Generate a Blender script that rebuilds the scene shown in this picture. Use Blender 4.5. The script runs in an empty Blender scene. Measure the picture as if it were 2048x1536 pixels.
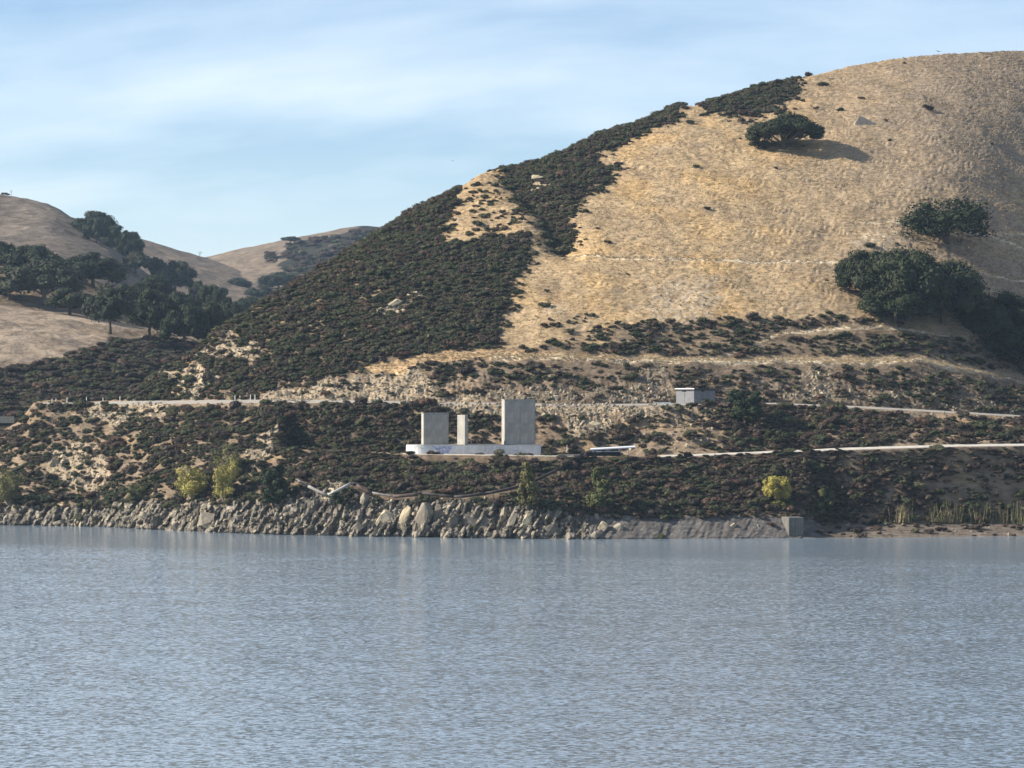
import bpy, bmesh, math, random
import numpy as np
R = math.radians
rng = np.random.default_rng(7)
random.seed(7)
scene = bpy.context.scene
COL = scene.collection

# ------------------------------------------------------------------ camera, sky, sun, exposure
H = 26.0            # eye height above the water
F = 5807.0          # focal length in photograph pixels (2048 wide, 20 degree field)
VH = 800.0          # row of the horizon
cam_data = bpy.data.cameras.new("camera")
cam = bpy.data.objects.new("camera", cam_data); COL.objects.link(cam)
cam.location = (0, 0, H); cam.rotation_euler = (R(90), 0, 0)
cam_data.sensor_width = 36; cam_data.lens = 36 * F / 2048
cam_data.shift_y = (VH - 768) / 2048
cam_data.clip_start = 1; cam_data.clip_end = 30000
scene.camera = cam

SUN_EL, SUN_A = 31.0, 4.0          # elevation; angle of the sun towards the camera from due left
sun_dir = np.array([-math.cos(R(SUN_A)) * math.cos(R(SUN_EL)), -math.sin(R(SUN_A)) * math.cos(R(SUN_EL)), math.sin(R(SUN_EL))])
world = bpy.data.worlds.new("World"); scene.world = world; world.use_nodes = True
wn, wl = world.node_tree.nodes, world.node_tree.links
wn.clear()
def N(nodes, t, **kw):
    n = nodes.new(t)
    for k, v in kw.items():
        setattr(n, k, v)
    return n
sky = N(wn, 'ShaderNodeTexSky', sky_type='NISHITA', sun_disc=False)
sky.sun_elevation = R(SUN_EL); sky.sun_rotation = R(270 - SUN_A)
sky.altitude = 300; sky.air_density = 1.0; sky.dust_density = 0.5; sky.ozone_density = 2.6
bg = N(wn, 'ShaderNodeBackground'); bg.inputs[1].default_value = 0.072
out = N(wn, 'ShaderNodeOutputWorld')
geo = N(wn, 'ShaderNodeTexCoord')
# thin cirrus: a noise layer seen in perspective, on the whole sky
sep = N(wn, 'ShaderNodeSeparateXYZ'); wl.new(geo.outputs['Generated'], sep.inputs[0])
zc = N(wn, 'ShaderNodeMath', operation='MAXIMUM'); wl.new(sep.outputs[2], zc.inputs[0]); zc.inputs[1].default_value = 0.0
za = N(wn, 'ShaderNodeMath', operation='ADD'); wl.new(zc.outputs[0], za.inputs[0]); za.inputs[1].default_value = 0.06
dx = N(wn, 'ShaderNodeMath', operation='DIVIDE'); wl.new(sep.outputs[0], dx.inputs[0]); wl.new(za.outputs[0], dx.inputs[1])
dy = N(wn, 'ShaderNodeMath', operation='DIVIDE'); wl.new(sep.outputs[1], dy.inputs[0]); wl.new(za.outputs[0], dy.inputs[1])
cmb = N(wn, 'ShaderNodeCombineXYZ'); wl.new(dx.outputs[0], cmb.inputs[0]); wl.new(dy.outputs[0], cmb.inputs[1])
mp = N(wn, 'ShaderNodeMapping'); wl.new(cmb.outputs[0], mp.inputs[0])
mp.inputs['Rotation'].default_value = (0, 0, R(8)); mp.inputs['Scale'].default_value = (0.45, 0.35, 1); mp.inputs['Location'].default_value = (9.9, 6.6, 0)
n1 = N(wn, 'ShaderNodeTexNoise'); wl.new(mp.outputs[0], n1.inputs['Vector'])
n1.inputs['Scale'].default_value = 1.0; n1.inputs['Detail'].default_value = 7; n1.inputs['Roughness'].default_value = 0.52; n1.inputs['Distortion'].default_value = 0.5
cr = N(wn, 'ShaderNodeValToRGB'); wl.new(n1.outputs[0], cr.inputs[0])
cr.color_ramp.elements[0].position = 0.38; cr.color_ramp.elements[0].color = (0, 0, 0, 1)
cr.color_ramp.elements[1].position = 0.76; cr.color_ramp.elements[1].color = (1, 1, 1, 1)
cmul = N(wn, 'ShaderNodeMath', operation='MULTIPLY'); wl.new(cr.outputs[0], cmul.inputs[0]); cmul.inputs[1].default_value = 0.78
mix = N(wn, 'ShaderNodeMix', data_type='RGBA'); hor = N(wn, 'ShaderNodeMapRange'); wl.new(zc.outputs[0], hor.inputs[0]); hor.inputs[1].default_value = 0.0; hor.inputs[2].default_value = 0.11; hor.inputs[3].default_value = 0.62; hor.inputs[4].default_value = 0.0
cadd = N(wn, 'ShaderNodeMath', operation='MAXIMUM'); wl.new(cmul.outputs[0], cadd.inputs[0]); wl.new(hor.outputs[0], cadd.inputs[1])
wl.new(cadd.outputs[0], mix.inputs[0])
tint = N(wn, 'ShaderNodeMix', data_type='RGBA', blend_type='MULTIPLY'); tint.inputs[0].default_value = 1
wl.new(sky.outputs[0], tint.inputs[6]); tint.inputs[7].default_value = (0.76, 0.90, 1.06, 1)
wl.new(tint.outputs[2], mix.inputs[6]); mix.inputs[7].default_value = (8.6, 9.1, 9.4, 1)
wl.new(mix.outputs[2], bg.inputs[0]); wl.new(bg.outputs[0], out.inputs[0])

sd = bpy.data.lights.new("sun", 'SUN'); sd.energy = 5.0; sd.angle = R(0.5); sd.color = (1.0, 0.93, 0.82)
sun = bpy.data.objects.new("sun", sd); COL.objects.link(sun); sun.location = (-300, 100, 300)
from mathutils import Vector, Matrix, Euler
sun.rotation_euler = Vector(sun_dir).to_track_quat('Z', 'Y').to_euler()
scene.view_settings.view_transform = 'Standard'; scene.view_settings.look = 'None'
scene.view_settings.gamma = 1; scene.view_settings.use_curve_mapping = False
scene.view_settings.exposure = 1.0
scene.cycles.max_bounces = 5; scene.cycles.diffuse_bounces = 3; scene.cycles.glossy_bounces = 2; scene.cycles.volume_bounces = 0
scene.cycles.transparent_max_bounces = 4

# ------------------------------------------------------------------ small helpers
def P(u, v, y):
    """the world point seen at photograph pixel (u, v) when it lies y metres ahead"""
    return np.array([(u - 1024) / F * y, y, H + (VH - v) / F * y])

def lin(pts):
    a = np.array(pts, float)
    return lambda u: np.interp(u, a[:, 0], a[:, 1])

def smooth(a, b, x):
    t = np.clip((x - a) / (b - a), 0, 1)
    return t * t * (3 - 2 * t)

_perm = np.random.default_rng(3).permutation(4096)
_grad = np.random.default_rng(4).uniform(0, 2 * math.pi, 4096)
_gx, _gy = np.cos(_grad), np.sin(_grad)
def perlin(x, y, seed=0):
    x = np.asarray(x, float) + seed * 17.37; y = np.asarray(y, float) - seed * 9.71
    xi = np.floor(x).astype(np.int64); yi = np.floor(y).astype(np.int64)
    xf = x - xi; yf = y - yi
    def g(ix, iy, dx_, dy_):
        h = _perm[(_perm[ix & 4095] + iy) & 4095]
        return _gx[h] * dx_ + _gy[h] * dy_
    sx = xf * xf * xf * (xf * (xf * 6 - 15) + 10); sy = yf * yf * yf * (yf * (yf * 6 - 15) + 10)
    a = g(xi, yi, xf, yf); b = g(xi + 1, yi, xf - 1, yf)
    c = g(xi, yi + 1, xf, yf - 1); d = g(xi + 1, yi + 1, xf - 1, yf - 1)
    return ((a + (b - a) * sx) * (1 - sy) + (c + (d - c) * sx) * sy) * 1.5
def fbm(x, y, oct=4, seed=0, gain=0.5, ridged=False):
    t = 0; a = 1.0; f = 1.0; n = 0
    for i in range(oct):
        p = perlin(x * f, y * f, seed + i * 3)
        if ridged: p = 1 - 2 * np.abs(p)
        t = t + a * p; n += a; a *= gain; f *= 2.03
    return t / n

def inpoly(u, v, poly):
    p = np.array(poly, float); r = np.zeros(np.shape(u), bool)
    j = len(p) - 1
    for i in range(len(p)):
        (x0, y0), (x1, y1) = p[i], p[j]
        if y0 != y1:
            r ^= ((y0 > v) != (y1 > v)) & (u < (x1 - x0) * (v - y0) / (y1 - y0) + x0)
        j = i
    return r

def make_mesh(name, verts, quads=None, tris=None, mat=None, smooth_=False, colors=None):
    me = bpy.data.meshes.new(name)
    verts = np.asarray(verts, np.float32).reshape(-1, 3)
    nq = 0 if quads is None else len(quads); nt = 0 if tris is None else len(tris)
    me.vertices.add(len(verts)); me.vertices.foreach_set('co', verts.ravel())
    li = []; st = []; tot = []; o = 0
    if nq:
        q = np.asarray(quads, np.int32); li.append(q.ravel()); st.append(np.arange(nq) * 4); tot.append(np.full(nq, 4)); o = nq * 4
    if nt:
        t = np.asarray(tris, np.int32); li.append(t.ravel()); st.append(o + np.arange(nt) * 3); tot.append(np.full(nt, 3))
    if li:
        li = np.concatenate(li).astype(np.int32)
        me.loops.add(len(li)); me.loops.foreach_set('vertex_index', li)
        me.polygons.add(nq + nt); me.polygons.foreach_set('loop_start', np.concatenate(st).astype(np.int32))
        me.polygons.foreach_set('loop_total', np.concatenate(tot).astype(np.int32))
        me.polygons.foreach_set('use_smooth', np.full(nq + nt, smooth_, bool))
    if colors is not None:
        ca = me.color_attributes.new('Col', 'FLOAT_COLOR', 'POINT')
        c4 = np.ones((len(verts), 4), np.float32); c4[:, :3] = colors
        ca.data.foreach_set('color', c4.ravel())
    me.update(calc_edges=True); me.validate()
    if mat: me.materials.append(mat)
    return me

def link(name, me, parent=None, loc=None, rot=None, scale=None):
    o = bpy.data.objects.new(name, me); COL.objects.link(o)
    if parent is not None: o.parent = parent
    if loc is not None: o.location = loc
    if rot is not None: o.rotation_euler = rot
    if scale is not None: o.scale = scale
    return o
def tag(o, label=None, cat=None, group=None, kind=None):
    if label: o['label'] = label
    if cat: o['category'] = cat
    if group: o['group'] = group
    if kind: o['kind'] = kind
    return o
def empty(name, loc, rz=0, label=None, cat=None, group=None):
    o = link(name, None, loc=loc, rot=(0, 0, rz)); o.empty_display_size = 0.5
    return tag(o, label, cat, group)

class MB:
    """collects boxes, tubes and so on into one mesh"""
    def __init__(s): s.v = []; s.q = []; s.t = []; s.n = 0
    def add(s, v, q=(), t=()):
        v = np.asarray(v, float)
        s.v.append(v)
        s.q += [[a + s.n for a in f] for f in q]; s.t += [[a + s.n for a in f] for f in t]
        s.n += len(v)
    def box(s, c, d, rz=0, rot=None, bev=0):
        cx, cy, cz = c; x, y, z = [k / 2 for k in d]
        v = np.array([(-x, -y, -z), (x, -y, -z), (x, y, -z), (-x, y, -z), (-x, -y, z), (x, -y, z), (x, y, z), (-x, y, z)])
        m = np.array(Matrix.Rotation(rz, 3, 'Z')) if rot is None else np.array(rot)
        v = v @ m.T + np.array(c)
        s.add(v, [(0, 3, 2, 1), (4, 5, 6, 7), (0, 1, 5, 4), (1, 2, 6, 5), (2, 3, 7, 6), (3, 0, 4, 7)])
    def tube(s, pts, radii, n=8, caps=True):
        pts = np.asarray(pts, float); k = len(pts)
        if np.isscalar(radii): radii = [radii] * k
        rings = []
        for i in range(k):
            d = pts[min(i + 1, k - 1)] - pts[max(i - 1, 0)]; d = d / (np.linalg.norm(d) + 1e-9)
            a = np.cross(d, (0, 0, 1.0) if abs(d[2]) < .9 else (1.0, 0, 0)); a /= np.linalg.norm(a); b = np.cross(d, a)
            ang = np.arange(n) * 2 * math.pi / n
            rings.append(pts[i] + radii[i] * (np.outer(np.cos(ang), a) + np.outer(np.sin(ang), b)))
        v = np.concatenate(rings); q = []
        for i in range(k - 1):
            for j in range(n):
                q.append((i * n + j, i * n + (j + 1) % n, (i + 1) * n + (j + 1) % n, (i + 1) * n + j))
        t = []
        if caps:
            v = np.concatenate([v, pts[:1], pts[-1:]])
            for j in range(n):
                t.append((k * n, (j + 1) % n, j)); t.append((k * n + 1, (k - 1) * n + j, (k - 1) * n + (j + 1) % n))
        s.add(v, q, t)
    def mesh(s, name, mat, smooth_=False):
        return make_mesh(name, np.concatenate(s.v), s.q or None, s.t or None, mat, smooth_)
    def build(s, name, mat, parent=None, smooth_=False, loc=None):
        return link(name, s.mesh(name, mat, smooth_), parent, loc)

# ------------------------------------------------------------------ materials
def new_mat(name):
    m = bpy.data.materials.new(name); m.use_nodes = True
    nt = m.node_tree; b = nt.nodes['Principled BSDF']
    b.inputs['Roughness'].default_value = 0.9; b.inputs['Specular IOR Level'].default_value = 0.15
    return m, nt.nodes, nt.links, b
def noise_node(nd, lk, scale, detail=4, rough=0.55, coord='Object', vec=None, scl=None):
    if vec is None:
        tc = N(nd, 'ShaderNodeTexCoord'); vec = tc.outputs[coord]
    if scl is not None:
        mpn = N(nd, 'ShaderNodeMapping'); lk.new(vec, mpn.inputs[0]); mpn.inputs['Scale'].default_value = scl; vec = mpn.outputs[0]
    n = N(nd, 'ShaderNodeTexNoise'); lk.new(vec, n.inputs['Vector'])
    n.inputs['Scale'].default_value = scale; n.inputs['Detail'].default_value = detail; n.inputs['Roughness'].default_value = rough
    return n
def ramp(nd, lk, src, stops):
    r = N(nd, 'ShaderNodeValToRGB'); lk.new(src, r.inputs[0])
    el = r.color_ramp.elements
    while len(el) < len(stops): el.new(0.5)
    for e, (p, c) in zip(el, stops):
        e.position = p; e.color = (*c, 1) if len(c) == 3 else c
    return r
def mult(nd, lk, a, b, fac=1.0):
    m = N(nd, 'ShaderNodeMix', data_type='RGBA', blend_type='MULTIPLY'); m.inputs[0].default_value = fac
    lk.new(a, m.inputs[6]); lk.new(b, m.inputs[7]); return m.outputs[2]
def bump(nd, lk, src, bsdf, strength, dist):
    b = N(nd, 'ShaderNodeBump'); lk.new(src, b.inputs['Height']); b.inputs['Strength'].default_value = strength; b.inputs['Distance'].default_value = dist
    lk.new(b.outputs[0], bsdf.inputs['Normal']); return b

def ground_mat(name, fine=1.0):
    m, nd, lk, b = new_mat(name)
    at = N(nd, 'ShaderNodeAttribute', attribute_name='Col')
    a = noise_node(nd, lk, 1.0 * fine, 6, 0.62, scl=(0.42, 0.6, 1.9))
    ra = ramp(nd, lk, a.outputs[0], [(0.3, (0.6, 0.57, 0.54)), (0.5, (1, 1, 1)), (0.72, (1.3, 1.3, 1.32))])
    c = noise_node(nd, lk, 0.11 * fine, 4, 0.6)
    rc = ramp(nd, lk, c.outputs[0], [(0.3, (0.82, 0.80, 0.80)), (0.7, (1.14, 1.12, 1.08))])
    x = mult(nd, lk, mult(nd, lk, at.outputs['Color'], ra.outputs[0]), rc.outputs[0])
    lk.new(x, b.inputs['Base Color'])
    n = noise_node(nd, lk, 1.5 * fine, 5, 0.66, scl=(0.5, 0.7, 1.7))
    bump(nd, lk, n.outputs[0], b, 1.0, 0.42 / fine)
    b.inputs['Roughness'].default_value = 1; b.inputs['Specular IOR Level'].default_value = 0.02
    return m
M_GROUND = ground_mat('ground_cover'); M_FAR = ground_mat('far_ground', 0.35)

def foliage_mat(name, cols, nscale=0.8, trans=0.0):
    m, nd, lk, b = new_mat(name)
    oi = N(nd, 'ShaderNodeObjectInfo')
    k = len(cols)
    r = ramp(nd, lk, oi.outputs['Random'], [(i / max(1, k - 1), c) for i, c in enumerate(cols)])
    n = noise_node(nd, lk, nscale, 3, 0.6)
    rn = ramp(nd, lk, n.outputs[0], [(0.3, (0.62, 0.64, 0.6)), (0.7, (1.35, 1.3, 1.2))])
    lk.new(mult(nd, lk, r.outputs[0], rn.outputs[0]), b.inputs['Base Color'])
    b.inputs['Roughness'].default_value = 0.75; b.inputs['Specular IOR Level'].default_value = 0.12
    return m
M_SCRUB = foliage_mat('scrub_leaves', [(0.050, 0.036, 0.028), (0.070, 0.050, 0.038), (0.036, 0.028, 0.024), (0.054, 0.041, 0.032), (0.10, 0.074, 0.054), (0.044, 0.034, 0.028), (0.115, 0.070, 0.050), (0.050, 0.039, 0.032)])
M_GREENBUSH = foliage_mat('green_scrub_leaves', [(0.042, 0.050, 0.024), (0.060, 0.062, 0.030), (0.036, 0.044, 0.024), (0.085, 0.080, 0.044), (0.048, 0.052, 0.028)])
M_OAK = foliage_mat('oak_leaves', [(0.026, 0.034, 0.017), (0.036, 0.042, 0.022), (0.031, 0.039, 0.019)], 1.2)
M_OAKGREY = foliage_mat('grey_oak_leaves', [(0.050, 0.053, 0.031), (0.042, 0.046, 0.029)], 1.2)
M_YELLOW = foliage_mat('yellow_leaves', [(0.27, 0.24, 0.075), (0.31, 0.27, 0.08)], 1.5)
M_YGREEN = foliage_mat('yellow_green_leaves', [(0.16, 0.16, 0.07), (0.19, 0.175, 0.075)], 1.5)
M_DGREEN = foliage_mat('dark_green_leaves', [(0.030, 0.042, 0.022), (0.036, 0.044, 0.022)], 1.5)
M_MGREEN = foliage_mat('mid_green_leaves', [(0.075, 0.085, 0.034), (0.09, 0.092, 0.036)], 1.5)
M_REED = foliage_mat('reed_stems', [(0.22, 0.19, 0.10), (0.17, 0.17, 0.08), (0.26, 0.22, 0.13)], 0.5)
M_TUFT = foliage_mat('dry_grass_blades', [(0.40, 0.30, 0.18), (0.36, 0.27, 0.16), (0.44, 0.33, 0.20), (0.31, 0.24, 0.16)], 0.5)

def plain(name, col, rough=0.85, var=0.25, nscale=1.5, bmp=0.0, metallic=0):
    m, nd, lk, b = new_mat(name)
    n = noise_node(nd, lk, nscale, 6, 0.6)
    r = ramp(nd, lk, n.outputs[0], [(0.3, tuple(c * (1 - var) for c in col)), (0.7, tuple(c * (1 + var) for c in col))])
    lk.new(r.outputs[0], b.inputs['Base Color']); b.inputs['Roughness'].default_value = rough; b.inputs['Metallic'].default_value = metallic
    if bmp: bump(nd, lk, n.outputs[0], b, 0.6, bmp)
    return m
M_BARK = plain('bark', (0.10, 0.085, 0.065), 0.95, 0.35, 3)
M_DEADWOOD = plain('dead_wood', (0.30, 0.27, 0.23), 0.95, 0.3, 3)

def rock_mat(name, cols):
    m, nd, lk, b = new_mat(name)
    oi = N(nd, 'ShaderNodeObjectInfo')
    r = ramp(nd, lk, oi.outputs['Random'], [(i / (len(cols) - 1), c) for i, c in enumerate(cols)])
    n = noise_node(nd, lk, 2.5, 7, 0.68)
    rn = ramp(nd, lk, n.outputs[0], [(0.32, (0.62, 0.60, 0.57)), (0.66, (1.3, 1.29, 1.26))])
    lk.new(mult(nd, lk, r.outputs[0], rn.outputs[0]), b.inputs['Base Color'])
    bump(nd, lk, n.outputs[0], b, 0.8, 0.12); return m
M_ROCK = rock_mat('shore_rock', [(0.17, 0.152, 0.122), (0.24, 0.21, 0.165), (0.12, 0.108, 0.09), (0.29, 0.25, 0.19), (0.15, 0.13, 0.105)])
M_PALEROCK = rock_mat('pale_rock', [(0.36, 0.30, 0.205), (0.41, 0.35, 0.245), (0.30, 0.25, 0.175)])

def concrete(name, col, stain=0.5):
    m, nd, lk, b = new_mat(name)
    n = noise_node(nd, lk, 0.8, 7, 0.62)
    r = ramp(nd, lk, n.outputs[0], [(0.3, tuple(c * 0.78 for c in col)), (0.7, tuple(c * 1.12 for c in col))])
    s = noise_node(nd, lk, 0.9, 5, 0.75, scl=(1.3, 1.3, 0.16))      # rain streaks running down the face
    rs = ramp(nd, lk, s.outputs[0], [(0.30, (1 - stain,) * 3), (0.60, (1, 1, 1))])
    lk.new(mult(nd, lk, r.outputs[0], rs.outputs[0]), b.inputs['Base Color'])
    bump(nd, lk, n.outputs[0], b, 0.3, 0.02); return m
M_CONC = concrete('weathered_concrete', (0.37, 0.345, 0.30), 0.34)
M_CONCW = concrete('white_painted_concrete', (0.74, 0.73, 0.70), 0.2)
M_CONCG = concrete('grey_concrete', (0.15, 0.14, 0.122), 0.4)
M_SHED = concrete('shed_concrete', (0.21, 0.21, 0.21), 0.12)
M_ROOF = plain('dark_roof', (0.045, 0.045, 0.05), 0.8, 0.2)
M_ROOFLIT = plain('sunlit_roof_tone', (0.75, 0.74, 0.70), 0.7, 0.1)
M_DARK = plain('dark_opening', (0.012, 0.012, 0.013), 0.8, 0.1)
M_PIPE = plain('rusty_pipe', (0.045, 0.036, 0.032), 0.6, 0.35, 1.2)
M_PIPERED = plain('reddish_pipe', (0.075, 0.052, 0.042), 0.65, 0.3, 1.2)
M_PIPEPALE = plain('pale_pipe', (0.46, 0.43, 0.38), 0.6, 0.15, 1.2)
M_PIPEGREY = plain('grey_pipe', (0.20, 0.18, 0.165), 0.6, 0.2, 1.2)
M_ROADP = plain('pale_road', (0.42, 0.385, 0.33), 0.95, 0.25, 0.6)
M_ROADG = plain('gravel_road', (0.29, 0.26, 0.22), 0.95, 0.2, 0.5)
M_POST = plain('white_post', (0.75, 0.74, 0.70), 0.7, 0.1)
M_STEEL = plain('pale_steel', (0.58, 0.59, 0.60), 0.45, 0.1)
M_WOOD = plain('old_wood', (0.20, 0.155, 0.11), 0.9, 0.3, 4)
M_INK = plain('blue_spray_paint', (0.10, 0.13, 0.42), 0.6, 0.1)
M_INKG = plain('grey_spray_paint', (0.33, 0.34, 0.38), 0.6, 0.1)
M_BIRD = plain('dark_feathers', (0.03, 0.027, 0.025), 0.8, 0.2)

# water
M_WATER, nd, lk, b = new_mat('lake_water')
b.inputs['Base Color'].default_value = (0.195, 0.245, 0.29, 1); b.inputs['Roughness'].default_value = 0.10
b.inputs['Specular IOR Level'].default_value = 0.5; b.inputs['IOR'].default_value = 1.65
w1 = noise_node(nd, lk, 3.1, 3, 0.6, scl=(0.55, 1.0, 1))          # ripples
w2 = noise_node(nd, lk, 0.22, 2, 0.5, scl=(0.5, 1.0, 1))          # wavelets
w3 = noise_node(nd, lk, 0.008, 3, 0.55, scl=(0.35, 1.6, 1))       # gusts: calmer and rougher water
g3 = ramp(nd, lk, w3.outputs[0], [(0.35, (0.9,) * 3), (0.65, (1.15,) * 3)])
def vm(op, a, b_=None, val=None):
    n = N(nd, 'ShaderNodeVectorMath', operation=op); lk.new(a, n.inputs[0])
    if b_ is not None: lk.new(b_, n.inputs[1])
    if val is not None: n.inputs[1].default_value = val
    return n.outputs[0]
sl = vm('ADD', vm('MULTIPLY', vm('SUBTRACT', w1.outputs['Color'], val=(.5, .5, .5)), val=(1.0, 1.35, 0)), vm('MULTIPLY', vm('SUBTRACT', w2.outputs['Color'], val=(.5, .5, .5)), val=(0.08, 0.15, 0)))
sl = vm('MULTIPLY', sl, g3.outputs[0])
wtc = N(nd, 'ShaderNodeTexCoord'); wsp = N(nd, 'ShaderNodeSeparateXYZ'); lk.new(wtc.outputs['Object'], wsp.inputs[0])
wa = N(nd, 'ShaderNodeMath', operation='MULTIPLY_ADD'); lk.new(wsp.outputs[0], wa.inputs[0]); wa.inputs[1].default_value = 0.30; lk.new(wsp.outputs[1], wa.inputs[2])
wb = N(nd, 'ShaderNodeMath', operation='MULTIPLY_ADD'); lk.new(w3.outputs[0], wb.inputs[0]); wb.inputs[1].default_value = 60; lk.new(wa.outputs[0], wb.inputs[2])
wr = N(nd, 'ShaderNodeMapRange', interpolation_type='SMOOTHSTEP'); lk.new(wb.outputs[0], wr.inputs[0]); wr.inputs[1].default_value = 500; wr.inputs[2].default_value = 538; wr.inputs[3].default_value = 1.0; wr.inputs[4].default_value = 0.3
sl = vm('MULTIPLY', sl, wr.outputs[0])
lk.new(vm('NORMALIZE', vm('ADD', sl, val=(0, 0, 1))), b.inputs['Normal'])

# ------------------------------------------------------------------ the main hillside (real slopes: shore cliff, banks, two roads, hill)
ucols = np.concatenate([np.linspace(-1500, -60, 110), np.arange(-57, 2106, 2.3), np.linspace(2112, 3400, 110)])
NU = len(ucols)
vshore = lin([(-1500, 1030), (-400, 1040), (0, 1050), (200, 1053), (370, 1062), (550, 1069), (700, 1072), (900, 1075), (1080, 1078), (1240, 1078), (1600, 1076), (1800, 1075), (2048, 1072), (3400, 1055)])(ucols)
vrock = lin([(-1500, 1005), (-400, 1008), (0, 1010), (120, 1014), (200, 1008), (300, 1000), (350, 1004), (480, 996), (560, 1000), (620, 985), (660, 975), (700, 990), (760, 1003), (830, 996), (960, 1000), (1060, 1002), (1090, 1015), (1240, 1030), (1350, 1032), (1605, 1034), (1650, 1048), (1800, 1047), (2048, 1045), (3400, 1035)])(ucols)
vlow = lin([(-1500, 985), (-300, 965), (0, 940), (75, 915), (200, 905), (400, 900), (560, 899), (700, 904), (820, 909), (1000, 911), (1180, 914), (1300, 915), (1400, 912), (1500, 908), (1700, 900), (1900, 894), (2048, 892), (3400, 880)])(ucols)
vup = lin([(-1500, 975), (-300, 940), (-60, 893), (0, 868), (40, 846), (66, 812), (80, 808), (130, 810), (270, 809), (500, 806), (650, 806), (800, 808), (1000, 810), (1150, 813), (1350, 811), (1440, 809), (1550, 810), (1700, 816), (1800, 821), (2048, 835), (3400, 870)])(ucols)
crest_line = lin([(-1500, 973), (-300, 938), (-60, 891), (0, 866), (40, 843), (66, 808), (75, 805), (130, 804), (255, 801), (262, 798), (300, 765), (330, 738), (380, 712), (440, 657), (500, 622), (560, 583), (600, 562), (690, 507), (760, 465), (800, 442), (815, 428), (860, 408), (910, 383), (960, 349), (1000, 339), (1040, 335), (1100, 320), (1200, 272), (1300, 239), (1350, 214), (1400, 211), (1450, 197), (1520, 175), (1600, 157), (1700, 132), (1800, 117), (1900, 107), (2048, 101), (2400, 90), (3400, 60)])
vcrest = crest_line(ucols)
bench_line = lin([(-1500, 700), (800, 708), (980, 712), (1100, 714), (1220, 717), (1350, 722), (1600, 721), (1700, 725), (1840, 721), (1950, 741), (2048, 762), (3400, 820)])
vbench = bench_line(ucols)

def sm(a, n=9):
    k = np.hanning(n + 2)[1:-1]; k /= k.sum()
    return np.convolve(np.pad(a, n // 2, mode='edge'), k, mode='valid')
y0 = sm(H * F / (vshore - VH), 21)
recess = smooth(556, 574, ucols) * (1 - smooth(1220, 1330, ucols))
recess_l = smooth(556, 574, ucols) * (1 - smooth(840, 1000, ucols))
right = smooth(1800, 2500, ucols)
w_cliff = lin([(-1500, 10), (0, 6), (500, 5.5), (1240, 5), (1600, 5), (1660, 16), (3400, 18)])(ucols)
y1 = y0 + w_cliff
y0s = sm(np.pad(y0, 60, mode='edge'), 121)[60:-60]
y2 = y0s + 5.5 + lin([(-1500, 26), (0, 22), (400, 17), (560, 18), (700, 19), (1300, 20), (1600, 20), (2048, 17), (3400, 20)])(ucols)
y2b = y2 + lin([(-1500, 1), (480, 1), (556, 2), (574, 17), (1200, 16), (1330, 8), (3400, 8)])(ucols)
turnr = 0.095 * np.maximum(0, ucols - 1800) * smooth(1780, 2120, ucols); turnr = np.minimum(turnr, 75)
y3 = np.maximum(y0s + 50 + lin([(-1500, -6), (0, -3), (500, 0), (1250, 1), (1600, 3), (3400, 6)])(ucols) + 0.25 * turnr, y2b + 6)
y3b = y3 + 8
v2b = vlow - lin([(-1500, 2), (560, 2), (700, 3), (1200, 3), (1330, 3.5), (1700, 4.5), (3400, 4.5)])(ucols)
v3b = vup - lin([(-1500, 2), (60, 3), (270, 7), (700, 6), (900, 4), (3400, 4)])(ucols)
vcrest = np.minimum(vcrest, v3b - 1.0)
def zof(v, y): return H + (VH - v) / F * y
# hill: rises from the upper road at about one in two, then steps back to the right
z3b = zof(v3b, y3b)
s_low, s_hi = 0.60, 0.50
v4 = np.maximum(vbench, vcrest + 0.35 * (v3b - vcrest))
y4 = (H - z3b + s_low * (y3b + .55 * turnr)) / (s_low - (VH - v4) / F)
z4 = zof(v4, y4)
y4b = y4 + 2.5 * smooth(900, 1050, ucols) + 0.2
v4b = VH - (z4 + 0.1 - H) * F / y4b
ye = (H - z4 + s_hi * (y4b - .12 * turnr)) / (s_hi - (VH - vcrest) / F)
ycr = ye + 0.12 * (ye - y4b) + right * 60 * 0      # crest a little further: the top rounds off
zcr = zof(vcrest, ycr)
segs = []     # per row: depth and height arrays
Y, Z, SEG, T = [], [], [], []
def seg(i, ya, za_, yb, zb_, n, ease=None, last=False):
    for k in range(n + (1 if last else 0)):
        t = k / n
        f = t if ease is None else ease(t)
        Y.append(ya + (yb - ya) * t); Z.append(za_ + (zb_ - za_) * f); SEG.append(i); T.append(t)
seg(0, y0 - 14, np.full(NU, -6.0), y0, np.full(NU, 0.0), 6)
seg(1, y0, np.zeros(NU), y1, zof(vrock, y1), 46)
seg(2, y1, zof(vrock, y1), y2, zof(vlow, y2), 74)
seg(3, y2, zof(vlow, y2), y2b, zof(v2b, y2b), 18)
seg(4, y2b, zof(v2b, y2b), y3, zof(vup, y3), 66)
seg(5, y3, zof(vup, y3), y3b, z3b, 12)
seg(6, y3b, z3b, y4, z4, 76)
seg(7, y4, z4, y4b, z4 + 0.1, 6)
ez = lambda t: t + 0.30 * t * (1 - t)
seg(8, y4b, z4 + 0.1, ycr, zcr, 250, ez)
seg(9, ycr, zcr, ycr + 25, zcr + 1.0 - smooth(900, 200, ucols) * 6, 10, lambda t: t * (2 - t))
yend = ycr + 260
seg(10, ycr + 25, zcr + 1.0 - smooth(900, 200, ucols) * 6, yend, np.minimum(zcr - 5, 12.0) + 0 * ucols, 16, lambda t: t * t * (3 - 2 * t), last=True)
Y = np.array(Y); Z = np.array(Z); NR = len(Y)
SEGA = np.repeat(np.array(SEG)[:, None], NU, 1); TT = np.repeat(np.array(T)[:, None], NU, 1)
U = np.repeat(ucols[None, :], NR, 0)
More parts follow.
